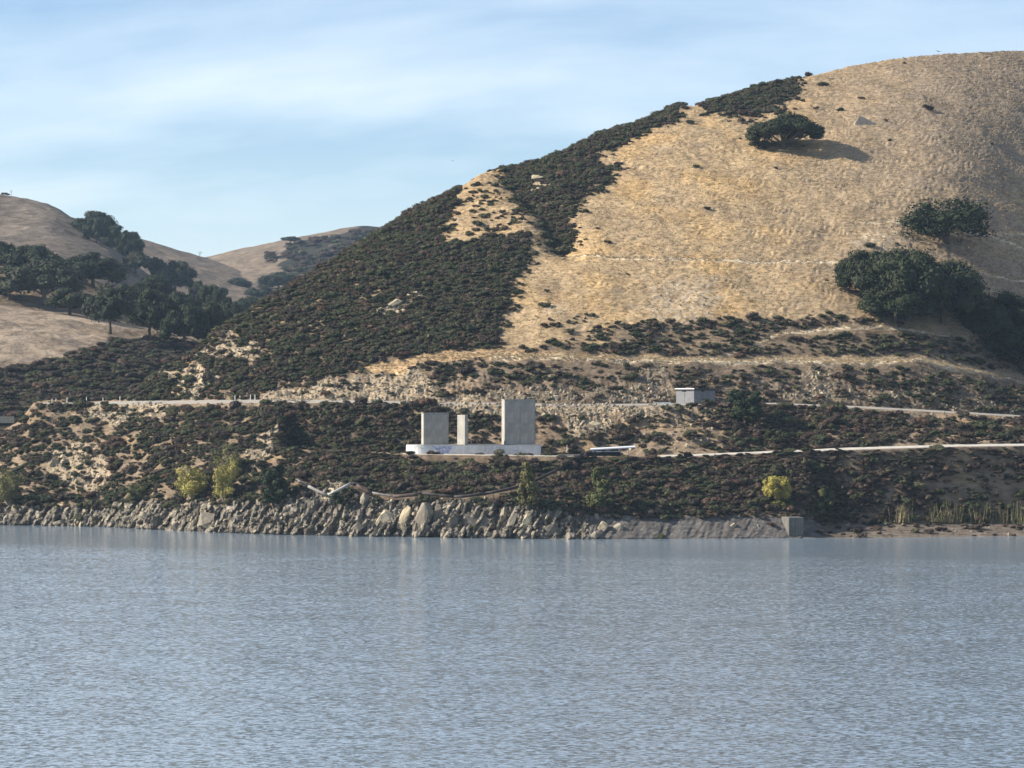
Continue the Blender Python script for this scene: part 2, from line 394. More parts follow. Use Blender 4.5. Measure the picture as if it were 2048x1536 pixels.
V = VH - (Z - H) * F / Y                 # where the undisturbed ground is seen in the photograph
X = (U - 1024) / F * Y

# cover classes, drawn as areas of the place
wu = U + 14 * fbm(X / 6, Y / 6, 4, 11) * 1.6; wv = V + 9 * fbm(X / 5, Z / 4, 4, 23) * 1.6
S1 = [(255, 805), (255, 795), (320, 730), (440, 650), (600, 550), (690, 495), (800, 430), (905, 370), (915, 395), (890, 440), (880, 478), (930, 492), (985, 470), (1060, 478), (1055, 530), (1020, 580), (1005, 640), (985, 700), (860, 712), (720, 738), (600, 768), (545, 792), (420, 800)]
S2 = [(1000, 345), (1010, 320), (1090, 305), (1200, 258), (1350, 205), (1350, 238), (1270, 268), (1195, 312), (1165, 328), (1235, 330), (1222, 355), (1185, 380), (1150, 400), (1142, 440), (1150, 480), (1120, 492), (1088, 470), (1072, 425), (1030, 392), (1010, 375)]
S3 = [(1408, 200), (1480, 172), (1590, 150), (1588, 190), (1545, 212), (1562, 222), (1500, 236), (1420, 226)]
S4 = [(1230, 650), (1400, 640), (1560, 636), (1700, 640), (1800, 655), (1960, 680), (2100, 740), (2100, 760), (1950, 735), (1840, 716), (1600, 716), (1350, 716), (1200, 712), (1090, 706), (1000, 700), (1100, 690), (1200, 690)]
S5 = [(1065, 652), (1100, 635), (1180, 628), (1170, 645), (1110, 660)]
S6 = [(1140, 672), (1200, 652), (1245, 640), (1240, 665), (1150, 690)]
GR1 = [(700, 748), (712, 728), (790, 722), (900, 702), (985, 700), (1230, 712), (1220, 722), (1000, 722), (880, 726), (800, 742)]
ROCKS = [[(325, 742), (400, 735), (432, 750), (425, 775), (385, 800), (350, 790)], [(385, 722), (420, 680), (455, 650), (470, 668), (520, 690), (525, 720), (440, 722)],
         [(190, 812), (345, 808), (320, 838), (230, 852), (150, 832)], [(535, 803), (565, 772), (640, 772), (700, 757), (760, 748), (830, 735), (870, 770), (900, 803)],
         [(640, 965), (684, 965), (680, 1005), (640, 1005)], [(1280, 742), (1335, 732), (1350, 800), (1240, 803)], [(1575, 803), (1605, 738), (1655, 738), (1672, 803)],
         [(1140, 835), (1235, 840), (1200, 872), (1150, 882)], [(95, 905), (190, 880), (230, 960), (185, 1000), (100, 950)], [(480, 900), (560, 850), (545, 900), (500, 945)],
         [(1058, 348), (1100, 355), (1095, 373), (1060, 368)], [(750, 622), (790, 600), (838, 582), (842, 598), (800, 632)], [(880, 808), (1340, 811), (1300, 830), (900, 832)], [(1240, 800), (900, 800), (960, 785), (1240, 780)]]
inS = inpoly(wu, wv, S1) | inpoly(wu, wv, S2) | inpoly(wu, wv, S3) | inpoly(wu, wv, S5) | inpoly(wu, wv, S6)
SOFT = inS * 1.0
for q_ in (1, 2, 3):                                       # ragged, thinning edges
    xu = U + (18 + 12 * q_) * fbm(X / 2.6, Y / 2.6, 3, 600 + q_) * 1.5; xv = V + (10 + 7 * q_) * fbm(X / 2.4, Z / 1.8, 3, 620 + q_) * 1.5
    SOFT = SOFT + (inpoly(xu, xv, S1) | inpoly(xu, xv, S2) | inpoly(xu, xv, S3))
SOFT = SOFT / 4
inS4 = inpoly(wu, wv, S4)
inG1 = inpoly(wu, wv, GR1)
rockm = np.zeros(U.shape, bool)
for p in ROCKS: rockm |= inpoly(wu, wv, p)
clump = fbm(X / 5.5, Y / 5.5, 3, 31)
D = np.zeros(U.shape)
D = np.where(SEGA == 1, np.where(U > 1640, 0.06, 0.02), D)
D = np.where((SEGA == 1) & (TT > 0.86 + .35 * fbm(X / 6, X * 0 + 1, 3, 89)) & (U < 1640), 0.4, D)
D = np.where(SEGA == 2, lin([(0, .46), (540, .56), (620, .97), (1640, .97), (1800, .62), (2048, .40)])(U), D)
D = np.where(SEGA == 3, np.where((U > 590) & (U < 1320), 0.08, np.where(U < 560, .7, 0)), D)
D = np.where(SEGA == 4, lin([(0, .44), (350, .55), (590, .97), (840, .9), (1000, .5), (1120, .26), (1430, .26), (1480, .95), (1720, .85), (1800, .36), (2048, .42)])(U), D)
D = np.where(SEGA == 6, np.where(U < 900, .3, lin([(900, .30), (1250, .26), (1400, .22), (1700, .24), (2048, .32)])(U)), D)
D = np.where(inS4 & (SEGA >= 6), 0.36, D)
D = np.where(SEGA == 8, np.where(inS4, 0.36, 0.003), D)
mixz = smooth(-0.35, 0.25, clump)
D = np.where(D > 0.9, D * (0.75 + .25 * mixz), D * (0.45 + 0.85 * mixz))
D = np.maximum(D, SOFT * np.where((U < 760) & (clump < -.12), .62, 1.0))
knob = inpoly(wu, wv, [(890, 470), (905, 400), (960, 350), (1005, 345), (1070, 425), (1075, 470), (1000, 475)])
D = np.where(knob & (SEGA == 8), 0.22 * mixz, D)
D = np.where(inG1, 0.03, D); D = np.where(rockm, D * 0.3, D)
D = np.where((SEGA == 4) & (TT > .88) & ((U > 1690) | ((U > 240) & (U < 520)) | ((U > 900) & (U < 1350))), 0, D)
D = np.where((SEGA == 5) | (SEGA == 7) | (SEGA == 0), 0, D)
D = np.where((SEGA == 6) & (U > 560) & (U < 1350) & (TT < .10), 0.05, D)

n1_ = fbm(X / 14, Z / 9, 4, 41); n2_ = fbm(X / 2.2, Z / 1.2, 4, 47)
grass = np.array([0.365, 0.270, 0.160])[None, None] * (1 + 0.16 * n2_[..., None])
gold = smooth(-0.1, .5, n1_)[..., None]
grass = grass * (1 - gold) + np.array([0.44, 0.302, 0.148]) * gold
gray = (smooth(1400, 1950, U) * 0.85 * smooth(-.7, .4, n1_ + smooth(500, 150, V) * .6))[..., None]
grass = grass * (1 - gray) + np.array([0.25, 0.20, 0.15]) * gray
litter = np.array([0.105, 0.078, 0.054])[None, None] * (1 + 0.4 * n2_[..., None])
dirt = np.array([0.235, 0.18, 0.125])[None, None] * (1 + 0.3 * n2_[..., None])
rockc = np.array([0.32, 0.255, 0.175])[None, None] * (1 + 0.35 * n2_[..., None])
shorec = np.array([0.17, 0.151, 0.124])[None, None] * (1 + 0.35 * n2_[..., None])
C = grass.copy()
low = (SEGA < 8)
C = np.where(low[..., None], dirt, C)
tang = (smooth(0.05, 0.5, fbm(X / 8, Z / 5, 3, 53)) * 0.85)[..., None]
C = np.where((low & (SEGA > 1))[..., None], C * (1 - tang) + np.array([0.34, 0.24, 0.135]) * tang, C)
k = (np.clip(D, 0, 1) ** 1.3)[..., None]
C = np.where((SEGA != 1)[..., None], C * (1 - k) + litter * k, C)
C = np.where(rockm[..., None], rockc, C); C = np.where(inG1[..., None], np.array([0.42, 0.295, 0.165]) * (1 + .2 * n2_[..., None]), C)
strata = smooth(-.25, .45, fbm((X - .6 * Z) / 1.1, (Z + .4 * X) / 6.0, 4, 87))[..., None]
shorec = shorec * (0.62 + 1.15 * strata)
C = np.where(((SEGA <= 1))[..., None], shorec, C)
beach = ((SEGA == 1) & (U > 1640))[..., None]
C = np.where(beach, np.array([0.135, 0.112, 0.09]) * (1 + 0.8 * fbm(X / 6, Y / .8, 3, 61)[..., None]), C)
smoothb = ((SEGA == 1) & (U > 1180) & (U <= 1640))[..., None]
C = np.where(smoothb, np.array([0.125, 0.115, 0.105]) * (1 + 0.45 * n2_[..., None]), C)
whitepatch = inpoly(wu, wv, [(1290, 565), (1440, 555), (1440, 640), (1310, 645)]) | inpoly(wu, wv, [(1085, 600), (1130, 590), (1130, 625), (1090, 628)]) | inpoly(wu, wv, [(1690, 480), (1800, 440), (1840, 480), (1730, 520)])
wpn = (whitepatch & (fbm(X / 1.8, Z / .6, 3, 71) > -0.02))[..., None]
C = np.where(wpn, C * .45 + .55 * np.array([0.44, 0.37, 0.28]), C)
# trodden trails and bench lips: pale dry grass and dust, lip sunlight painted in
def near_line(pts, w):
    f = lin(pts); us = [p[0] for p in pts]
    return np.clip(1.4 - np.abs(V - f(U) - 1.2 * n1_) / w, 0, 1) * (U > us[0]) * (U < us[-1]) * (SEGA >= 6)
tr = np.zeros(U.shape)
for pts, w in (([(1120, 494), (1180, 508), (1300, 516), (1500, 519), (1680, 523), (1800, 527), (1960, 541), (2048, 560), (2300, 640)], 2.2),
               ([(1540, 672), (1580, 662), (1640, 659), (1860, 661), (1900, 668)], 2.6), ([(980, 713), (1100, 715), (1220, 717), (1350, 722), (1600, 721), (1700, 725), (1840, 721), (1950, 741), (2048, 762), (2300, 800)], 5.6),
               ([(1410, 720), (1480, 702), (1560, 668)], 2.0), ([(1720, 442), (1780, 439), (1900, 462), (2048, 470)], 2.5), ([(1900, 450), (1990, 470), (2048, 496)], 2.0)):
    tr = np.maximum(tr, near_line(pts, w))
C = C * (1 - tr[..., None]) + np.array([0.66, 0.56, 0.40]) * tr[..., None]
for f_, ul, uh in ((bench_line, 960, 2200), (lin([(1540, 672), (1580, 662), (1640, 659), (1860, 661), (1900, 668)]), 1540, 1900)):
    dv = V - f_(U); D = np.where((U > ul) & (U < uh) & (dv > -5) & (dv < 15) & (SEGA >= 6), D * .02, D)
D = D * (1 - tr)
bankd = ((((SEGA == 6) & (U > 960)) | ((inS4) & (SEGA >= 6))) * (1 - np.clip(tr, 0, 1)) * (0.75 + .5 * np.clip(n2_, -.5, .5)))[..., None]
C = C * (1 - bankd * .92) + np.array([0.128, 0.100, 0.074]) * (1 + .5 * n2_[..., None]) * bankd * .92
terr0 = np.sin(2 * math.pi * (Z + 2.6 * fbm(X / 9, Y / 9, 3, 111)) / 0.75)
path = smooth(.45, .98, terr0) * smooth(-.3, .4, fbm(X / 5, Z / 2, 3, 131)) * (SEGA == 8) * (1 - inS)
C = C * (1 - .38 * path[..., None])
scar = smooth(.18, .42, fbm(X / 10, Z / 3.0, 4, 137)) * (SEGA == 8) * (1 - inS)
C = C * (1 - .35 * scar[..., None]) + .35 * scar[..., None] * np.array([.25, .205, .155])
C = np.clip(C, 0.02, 0.9)

# relief: ribs of rock in the cliff, hummocks, gullies, terracettes
roadmask = np.ones(U.shape)
for i in (3, 5): roadmask = np.where(SEGA == i, 0, roadmask)
roadmask = np.where((SEGA == 2) & (TT > .92), (1 - TT) / .08, roadmask); roadmask = np.where((SEGA == 4), np.minimum(1, np.minimum(TT, 1 - TT) / .08), roadmask)
roadmask = np.where((SEGA == 6), np.minimum(1, TT / .05), roadmask)
roadmask = np.where((SEGA == 3) & (U < 540), 1, roadmask)
cliff = np.where(SEGA == 1, np.minimum(1, np.minimum(TT / .05, (1.15 - TT) / .15)), 0) * np.where(U > 1640, 0.12, 1.0 - .85 * smooth(1110, 1240, U))
a1, b1 = (X - 0.55 * Z) / 2.0, (Z + .3 * X) / 5.0
ribs = fbm(a1, b1, 4, 81, 0.55, True)
dY = -cliff * ((ribs - .2) * 3.0 + 2.4 * fbm(X / 9, Z / 9, 3, 83))
cut = np.where(((SEGA == 6) & (TT < .6) & (U > 520)) | ((SEGA == 4) & (TT > .55) & (U > 640)) | rockm, 1.0, 0) * np.minimum(1, roadmask)
dY += -cut * (fbm((X + .3 * Z) / 1.3, Z / 4.0, 4, 91, .55, True)) * 0.8
dZ = cliff * fbm(X / 1.3, Z / 1.0, 3, 85) * 0.8
hum = np.where((SEGA == 2) | (SEGA == 4) | (SEGA == 6), 1, 0)
dZ += roadmask * hum * (fbm(X / 7, Y / 5, 4, 95) * 1.3)
hill = np.where(SEGA == 8, np.minimum(1, TT / .06), np.where(SEGA > 8, 1, 0))
edge = np.where(SEGA == 8, np.minimum(1, (1 - TT) / .12), 0)
dZ += hill * (0.25 + .75 * edge) * fbm(X / 22, Y / 22, 4, 101) * 1.6
terr = np.sin(2 * math.pi * (Z + 1.3 * fbm(X / 9, Y / 9, 3, 111) * 2) / 0.75)
dZ += hill * np.where(inS, 0.3, 1) * (0.13 * terr + 0.20 * fbm(X / 1.8, Y / 1.1, 3, 117))
gul = lin([(330, 1010), (380, 1050), (430, 1100), (490, 1130), (520, 1140)])(V)
dZ += -3.0 * np.exp(-((U - gul) / 35) ** 2) * smooth(330, 380, V) * (1 - smooth(480, 530, V)) * (SEGA == 8)
# flank turning away from the sun on the far right
Y2 = Y + dY; Z2 = Z + dZ
turn = smooth(1780, 2150, U) * hill
V0 = V.copy()
VERT = np.stack([X * (Y2 / Y), Y2, Z2], -1)
# wet underwater rows stay below
def grid_quads(nr, nu):
    i = np.arange(nr * nu).reshape(nr, nu)
    return np.stack([i[:-1, :-1], i[:-1, 1:], i[1:, 1:], i[1:, :-1]], -1).reshape(-1, 4)
me = make_mesh('hillside', VERT, grid_quads(NR, NU), mat=M_GROUND, smooth_=True, colors=C.reshape(-1, 3))
tag(link('hillside', me), 'dry golden hillside with dark scrub, road benches and rocky shore', kind='structure')

VP = VH - (VERT[..., 2] - H) * F / VERT[..., 1]
UP = 1024 + VERT[..., 0] * F / VERT[..., 1]
def hit(u, v, lo=0, hi=None):
    """first ground point of the hillside met by the line of sight through photograph pixel (u, v)"""
    c = int(np.clip(np.searchsorted(ucols, u), 0, NU - 1))
    col = VP[:, c]
    ix = np.where(col <= v)[0]
    ix = ix[ix >= lo]
    r = int(ix[0]) if len(ix) else int(np.argmin(np.abs(col - v)))
    p = VERT[r, c].copy(); p[0] = (u - 1024) / F * p[1]
    return p
def ground_at(u, y):
    c = int(np.clip(np.searchsorted(ucols, u), 0, NU - 1))
    return float(np.interp(y, VERT[:, c, 1], VERT[:, c, 2]))

# ------------------------------------------------------------------ far hills on the left
def make_hill(label, us, foot_v, foot_y, crest_v, crest_y, color_fn, rows=120, bow=0.35, seed=0, amp=1.0, back=180, tone=0.52):
    us = np.asarray(us, float); n = len(us)
    fy = foot_y(us) if callable(foot_y) else np.full(n, float(foot_y)); cy = crest_y(us) if callable(crest_y) else np.full(n, float(crest_y))
    cv_ = sm(np.pad(crest_v(us), 12, mode='edge'), 15)[12:-12]
    fz = zof(foot_v(us), fy); cz = zof(cv_, cy)
    fz = np.minimum(fz, cz - 1)
    t = np.linspace(0, 1, rows)[:, None]
    y = fy + (cy - fy) * t; z = fz + (cz - fz) * (t + bow * t * (1 - t))
    tb = np.linspace(0, 1, 26)[1:, None]
    yb = cy + back * tb; zb = cz + 0.05 * np.minimum(tb * back, 12) - (cz - 5) * smooth(0.03, 1, tb)
    y = np.concatenate([y, yb]); z = np.concatenate([z, zb])
    u = np.repeat(us[None], len(y), 0); v = VH - (z - H) * F / y; x = (u - 1024) / F * y
    tt = np.concatenate([t, 1 + tb]); fade = np.clip(np.minimum(tt / .1, np.abs(1 - tt) / .08 + .1), 0, 1)
    z = z + amp * fade * (fbm(x / 60, y / 60, 4, 200 + seed) * 4 + fbm(x / 9, y / 7, 4, 207 + seed) * 0.9)
    c = np.clip(color_fn(u, v, x, y, z) * tone, .02, .9)
    vt = np.stack([x, y, z], -1)
    me = make_mesh('hill', vt, grid_quads(len(y), n), mat=M_FAR, smooth_=True, colors=c.reshape(-1, 3))
    o = tag(link('hill', me), label, kind='structure')
    vp = VH - (z - H) * F / y
    def h(u_, v_):
        c_ = int(np.clip(np.searchsorted(us, u_), 0, n - 1)); ix = np.where(vp[:, c_] <= v_)[0]
        r = int(ix[0]) if len(ix) else int(np.argmin(vp[:, c_]))
        p = vt[r, c_].copy(); p[0] = (u_ - 1024) / F * p[1]; return p
    return h
def dry(u, v, x, y, z, a=(0.34, 0.275, 0.205), b=(0.27, 0.225, 0.175)):
    n = fbm(x / 25, z / 6, 4, 231)[..., None]; m = smooth(-.5, .5, n)
    return (np.array(a) * m + np.array(b) * (1 - m)) * (1 + .35 * fbm(x / 5, z / 1.5, 3, 235)[..., None])
SCA = [(-400, 770), (0, 745), (60, 735), (130, 715), (200, 690), (300, 672), (400, 690), (560, 720), (560, 900), (-400, 900)]
def colA(u, v, x, y, z):
    c = dry(u, v, x, y, z, (0.40, 0.32, 0.235), (0.32, 0.255, 0.19))
    m = inpoly(u + 25 * fbm(x / 12, z / 8, 3, 241), v + 16 * fbm(x / 10, z / 6, 3, 243), SCA)[..., None]
    c = np.where(m, np.array([0.085, 0.075, 0.055]) * (1 + .5 * fbm(x / 3, z / 2, 3, 245)[..., None]), c)
    road = (np.abs(v - 772 - 2 * fbm(x / 9, x / 9, 2, 3)) < 2.2)[..., None]
    return np.where(road, np.array([0.36, 0.30, 0.22]), c)
hA = make_hill('grassy mound with a scrub covered lower slope across the valley', np.arange(-1500, 760, 4.0), lin([(-1500, 860), (760, 860)]), 700, lin([(-1500, 560), (-600, 580), (0, 612), (100, 626), (200, 643), (300, 666), (380, 688), (450, 708), (520, 750), (760, 830)]), 850, colA, 170, 0.5, 1, tone=0.72)
def colB(u, v, x, y, z):
    c = dry(u, v, x, y, z, (0.40, 0.31, 0.21), (0.27, 0.215, 0.155))
    t = (np.abs(v - lin([(0, 560), (120, 515), (165, 548), (205, 575), (300, 600)])(u)) < 3)[..., None]
    return np.where(t, np.array([0.50, 0.41, 0.28]), c)
hB = make_hill('oak dotted grass slope behind the near mound', np.arange(-1500, 900, 5.0), lin([(-1500, 660), (900, 700)]), 880, lin([(-1500, 440), (-500, 470), (0, 505), (130, 535), (200, 565), (300, 610), (420, 632), (520, 645), (640, 690), (900, 760)]), 1010, colB, 110, 0.4, 2)
hC = make_hill('smooth dry grass hill rising at the left edge', np.arange(-1500, 1000, 5.0), lin([(-1500, 660), (1000, 700)]), 1060, lin([(-1500, 260), (-600, 330), (-200, 365), (0, 388), (40, 395), (100, 411), (150, 440), (200, 474), (250, 515), (300, 556), (350, 590), (420, 612), (520, 640), (1000, 720)]), lin([(-1500, 1500), (0, 1400), (420, 1250), (1000, 1200)]), lambda u, v, x, y, z: dry(u, v, x, y, z, (0.31, 0.255, 0.20), (0.25, 0.21, 0.17)), 120, 0.5, 3)
hD = make_hill('far grass ridge dropping to the saddle', np.arange(-600, 1100, 6.0), lin([(-600, 660), (1100, 700)]), 1450, lin([(-600, 330), (0, 400), (200, 448), (275, 476), (340, 497), (405, 516), (450, 530), (600, 580), (1100, 680)]), 1760, lambda u, v, x, y, z: dry(u, v, x, y, z, (0.34, 0.27, 0.20), (0.27, 0.22, 0.17)), 80, 0.5, 4)
SCE = [[(530, 500), (580, 492), (680, 470), (780, 455), (900, 480), (900, 640), (640, 640), (600, 560), (560, 535), (535, 525)], [(660, 470), (720, 455), (790, 452), (800, 480), (700, 490)]]
def colE(u, v, x, y, z):
    c = dry(u, v, x, y, z, (0.36, 0.285, 0.21), (0.30, 0.24, 0.18))
    w = (fbm(x / 26, z / 14, 4, 251) > -0.18)
    m = np.zeros(u.shape, bool)
    for p in SCE: m |= inpoly(u + 18 * fbm(x / 20, z / 12, 3, 253), v + 8 * fbm(x / 20, z / 12, 3, 255), p)
    return np.where((m & w)[..., None], np.array([0.07, 0.066, 0.05]) * (1 + .4 * fbm(x / 6, z / 4, 3, 257)[..., None]), c)
hE = make_hill('far rounded hill with scrub patches beyond the saddle', np.arange(150, 1700, 6.0), lin([(150, 660), (1700, 660)]), 1500, lin([(150, 600), (300, 545), (380, 524), (420, 514), (500, 494), (580, 481), (680, 458), (740, 451), (790, 459), (850, 480), (1000, 520), (1700, 600)]), 2000, colE, 120, 0.55, 5)

# ------------------------------------------------------------------ ground sheet, water, near bank, haze
def sheet(name, x0, x1, y0_, y1_, z, mat, label):
    me = make_mesh(name, [(x0, y0_, z), (x1, y0_, z), (x1, y1_, z), (x0, y1_, z)], [(0, 1, 2, 3)], mat=mat)
    return tag(link(name, me), label, kind='structure')
sheet('ground', -3500, 3500, -3500, 3500, -8, plain('valley_floor', (0.24, 0.19, 0.13), 1, .2, .01), 'flat dry valley floor reaching the horizon')
sheet('water', -2500, 2500, 60, 690, 0, M_WATER, 'rippled blue grey reservoir water')
nb_u = np.linspace(-400, 400, 90); nb_y = np.linspace(-300, 112, 60)
gx, gy = np.meshgrid(nb_u, nb_y)
gz = np.where(gy < 2, 24.2, 24.2 - (gy - 2) * 0.245) + fbm(gx / 12, gy / 12, 4, 301) * .8 * np.clip((np.abs(gx) + np.abs(gy)) / 20 - .3, 0, 1) - 0.2
tag(link('bank', make_mesh('bank', np.stack([gx, gy, gz], -1), grid_quads(60, 90), mat=M_GROUND, smooth_=True, colors=np.broadcast_to(np.array([.34, .26, .16]), (5400, 3)))), 'dry grass bank on the viewer side of the lake', kind='structure')

hz_mb = MB(); hz_mb.box((0, 0, 85), (7100, 7100, 188))
M_HAZE = bpy.data.materials.new('haze'); M_HAZE.use_nodes = True
hn, hl = M_HAZE.node_tree.nodes, M_HAZE.node_tree.links; hn.clear()
ho = N(hn, 'ShaderNodeOutputMaterial'); hv = N(hn, 'ShaderNodeVolumePrincipled')
hv.inputs['Color'].default_value = (0.56, 0.77, 1.0, 1); hv.inputs['Density'].default_value = 0.000058; hv.inputs['Anisotropy'].default_value = 0.2
hl.new(hv.outputs[0], ho.inputs['Volume'])
tag(hz_mb.build('haze', M_HAZE), 'thin blue haze over the valley', kind='stuff')

# ------------------------------------------------------------------ roads
def ribbon(name, i0, i1, ya, za_, yb, zb_, lift, mat, label, lo=0, hi=10**6):
    s = (ucols >= lo) & (ucols <= hi); u = ucols[s]
    rows = []
    for t in np.linspace(0.02, 0.98, 5):
        y = ya[s] + (yb[s] - ya[s]) * t; z = za_[s] + (zb_[s] - za_[s]) * t + lift
        rows.append(np.stack([(u - 1024) / F * y, y, z], -1))
    top = np.array(rows); low_ = top[[0]] - np.array([0, 0.12, 0.5]); low2 = top[[-1]] + np.array([0, .1, -.5])
    v = np.concatenate([low_, top, low2])
    return tag(link(name, make_mesh(name, v, grid_quads(len(v), len(u)), mat=mat)), label, kind='structure')
ribbon('lower_road', 0, 0, y2, zof(vlow, y2), y2b, zof(v2b, y2b), 0.06, M_ROADP, 'pale road just above the shore scrub at right', 1320, 3300)
ribbon('path', 0, 0, y2, zof(vlow, y2), y2 + 4, zof(vlow, y2) + .05, 0.06, M_ROADP, 'pale level track in front of the concrete ruin', 805, 1170)
ribbon('upper_road', 0, 0, y3, zof(vup, y3), y3b, zof(v3b, y3b), 0.06, M_ROADG, 'grey gravel road cut across the foot of the hill', 85, 3300)

# ------------------------------------------------------------------ plants: building blocks
def ico(level):
    bm = bmesh.new(); bmesh.ops.create_icosphere(bm, subdivisions=level, radius=1)
    v = np.array([p.co[:] for p in bm.verts]); f = np.array([[q.index for q in p.verts] for p in bm.faces]); bm.free(); return v, f
ICO1, ICO2, ICO3 = ico(1), ico(2), ico(3)
def unit(n, g):
    d = g.normal(size=(n, 3)); return d / np.linalg.norm(d, axis=1)[:, None]
def clumps_mesh(name, centers, radii, per, leaf, mat, g, core=0.78, squash=1.0, up=0.25, aspect=0.6):
    """foliage: for each clump a rough dark core and many leaf-sized faces through its outer shell"""
    V_, Q_, T_ = [], [], []; o = 0
    for c, r in zip(centers, radii):
        if core > 0:
            iv, it = ICO1
            k = 1 + 0.25 * g.uniform(-1, 1, len(iv))
            v = iv * k[:, None] * r * core * np.array([1, 1, squash]) + c
            V_.append(v); T_.append(it + o); o += len(v)
        n = int(per)
        d = unit(n, g); d[:, 2] += up; d /= np.linalg.norm(d, axis=1)[:, None]
        p = c + d * r * np.array([1, 1, squash]) * g.uniform(0.62, 1.12, n)[:, None]
        a = unit(n, g); a = a - d * (np.sum(a * d, 1) * 0.55)[:, None]; a /= np.linalg.norm(a, axis=1)[:, None]
        b_ = np.cross(d + 0.5 * unit(n, g), a); b_ /= np.linalg.norm(b_, axis=1)[:, None] + 1e-9
        s = leaf * g.uniform(0.6, 1.3, n)[:, None]
        q = np.stack([p - a * s - b_ * s * aspect * .6, p + a * s * .2 - b_ * s * aspect, p + a * s + b_ * s * aspect * .5, p - a * s * .2 + b_ * s * aspect], 1)
        V_.append(q.reshape(-1, 3)); Q_.append(np.arange(n * 4).reshape(n, 4) + o); o += n * 4
    return make_mesh(name, np.concatenate(V_), np.concatenate(Q_), np.concatenate(T_) if T_ else None, mat)

def shrub_mesh(seed, mat, flat=0.8, n=9, per=60):
    g = np.random.default_rng(seed)
    c = []; r = []
    for i in range(n):
        a = g.uniform(0, 6.28); d = 0.62 * math.sqrt(g.uniform(0, 1)); rr = g.uniform(0.26, 0.46)
        c.append((d * math.cos(a), d * math.sin(a), (0.30 + 0.5 * (1 - d) * g.uniform(.6, 1.1)) * flat)); r.append(rr)
    return clumps_mesh('shrub', np.array(c), r, per, 0.085, mat, g, 0.8, 0.85)

def dead_shrub_mesh(seed, mat):
    g = np.random.default_rng(seed); mb = MB()
    for i in range(16):
        a = g.uniform(0, 6.28); t = g.uniform(.2, .9); h = g.uniform(.6, 1.1)
        p1 = np.array([math.cos(a) * t * .5, math.sin(a) * t * .5, h * .5]); p2 = np.array([math.cos(a) * t, math.sin(a) * t, h]) + g.normal(0, .08, 3)
        mb.tube([(0, 0, -.1), p1, p2], [.04, .028, .01], 4, False)
        mb.tube([p1, p1 + g.normal(0, .25, 3) + (0, 0, .3)], [.02, .008], 4, False)
    return mb.mesh('shrub', mat)

def oak_parts(seed, mat, spread=1.0, nc=34, per=150, leaf=0.030, low=0.30, trunk_h=0.24, skew=0.0, holes=0.0, core=0.74, bark=None):
    """unit oak: height 1, crown half width about 0.62*spread; returns trunk mesh and crown mesh"""
    g = np.random.default_rng(seed)
    C_, R_ = [], []
    tries = 0
    while len(C_) < nc and tries < 4000:
        tries += 1
        a = g.uniform(0, 6.28); d = math.sqrt(g.uniform(0, 1)); hgt = g.uniform(0, 1)
        top = 0.86 - 0.34 * d * d; zz = low + (top - low) * hgt ** 0.6 + skew * 0.1 * math.cos(a) * d
        if d < 0.45 and zz < low + .14: continue
        rr = g.uniform(0.13, 0.22)
        p = np.array([d * math.cos(a) * 0.58 * spread, d * math.sin(a) * 0.58 * spread, zz])
        if holes and any(np.linalg.norm(p - q) < 0.09 for q in C_): continue
        C_.append(p); R_.append(rr)
    C_ = np.array(C_)
    crown = clumps_mesh('crown', C_, R_, per, leaf, mat, g, core, 0.82)
    mb = MB()
    nst = g.integers(1, 4)
    fork = np.array([g.normal(0, .03), g.normal(0, .03), trunk_h])
    mb.tube([(0, 0, -.06), (0.01, 0, trunk_h * .4), fork], [.055, .038, .034], 8)
    order = g.permutation(len(C_))[:11]
    for i in order:
        e = C_[i] * np.array([.92, .92, .96]); m = fork * .45 + e * .55 + np.array([0, 0, -.05]) + g.normal(0, .02, 3)
        mb.tube([fork - (0, 0, .02), m, e], [.024, .016, .006], 6, False)
        m2 = m * .5 + e * .5; mb.tube([m, m2 + g.normal(0, .05, 3), e + g.normal(0, .10, 3)], [.011, .008, .003], 5, False)
    return mb.mesh('trunk', bark or M_BARK, True), crown

def put_tree(name, parts, base, width, height, label, cat='tree', group=None, rz=None, unit_w=1.36):
    root = empty(name, base, random.uniform(0, 6.28) if rz is None else rz, label, cat, group)
    s = (width / unit_w, width / unit_w, height)
    link('trunk', parts[0], root, scale=s); link('crown', parts[1], root, scale=s)
    return root

# ------------------------------------------------------------------ concrete ruin on its platform
def px_m(y): return y / F
py = float(np.interp(940, ucols, y2)) + 4.8                      # front of the platform
pz = zof(909.0, py)
k = px_m(py)
pl = empty('concrete_platform', P(945, 909, py), 0, 'long low white concrete platform with a rounded left end and graffiti', 'platform')
x0, x1 = (811 - 945) * k, (1077 - 945) * k
hgt = 19.5 * k
dep = 7.5
rad = 3.6
def plat_outline(off=0):
    pts = []
    for a in np.linspace(-90, -270, 21):
        pts.append((x0 + rad + (rad - off) * math.cos(R(a)) , rad + (rad - off) * math.sin(R(a))))
    pts += [(x1 - off, dep - off + .4), (x1 + .5 - off, 0.6 + off)]
    pts = [(x, y + 0.10 * (x - x0) * 0.6) for x, y in pts]
    return pts
def prism(mb, pts, za_, zb_):
    n = len(pts); v = [(x, y, za_) for x, y in pts] + [(x, y, zb_) for x, y in pts] + [(np.mean([p[0] for p in pts]), np.mean([p[1] for p in pts]), zb_)]
    q = [(i, (i + 1) % n, n + (i + 1) % n, n + i) for i in range(n)]
    # winding: outline runs clockwise, so flip
    q = [f[::-1] for f in q]; t = [(2 * n, n + (i + 1) % n, n + i) for i in range(n)]
    mb.add(v, q, t)
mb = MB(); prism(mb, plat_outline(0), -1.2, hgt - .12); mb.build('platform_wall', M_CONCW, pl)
mb = MB(); prism(mb, plat_outline(.06), hgt - .12, hgt); mb.build('platform_top', M_CONC, pl)
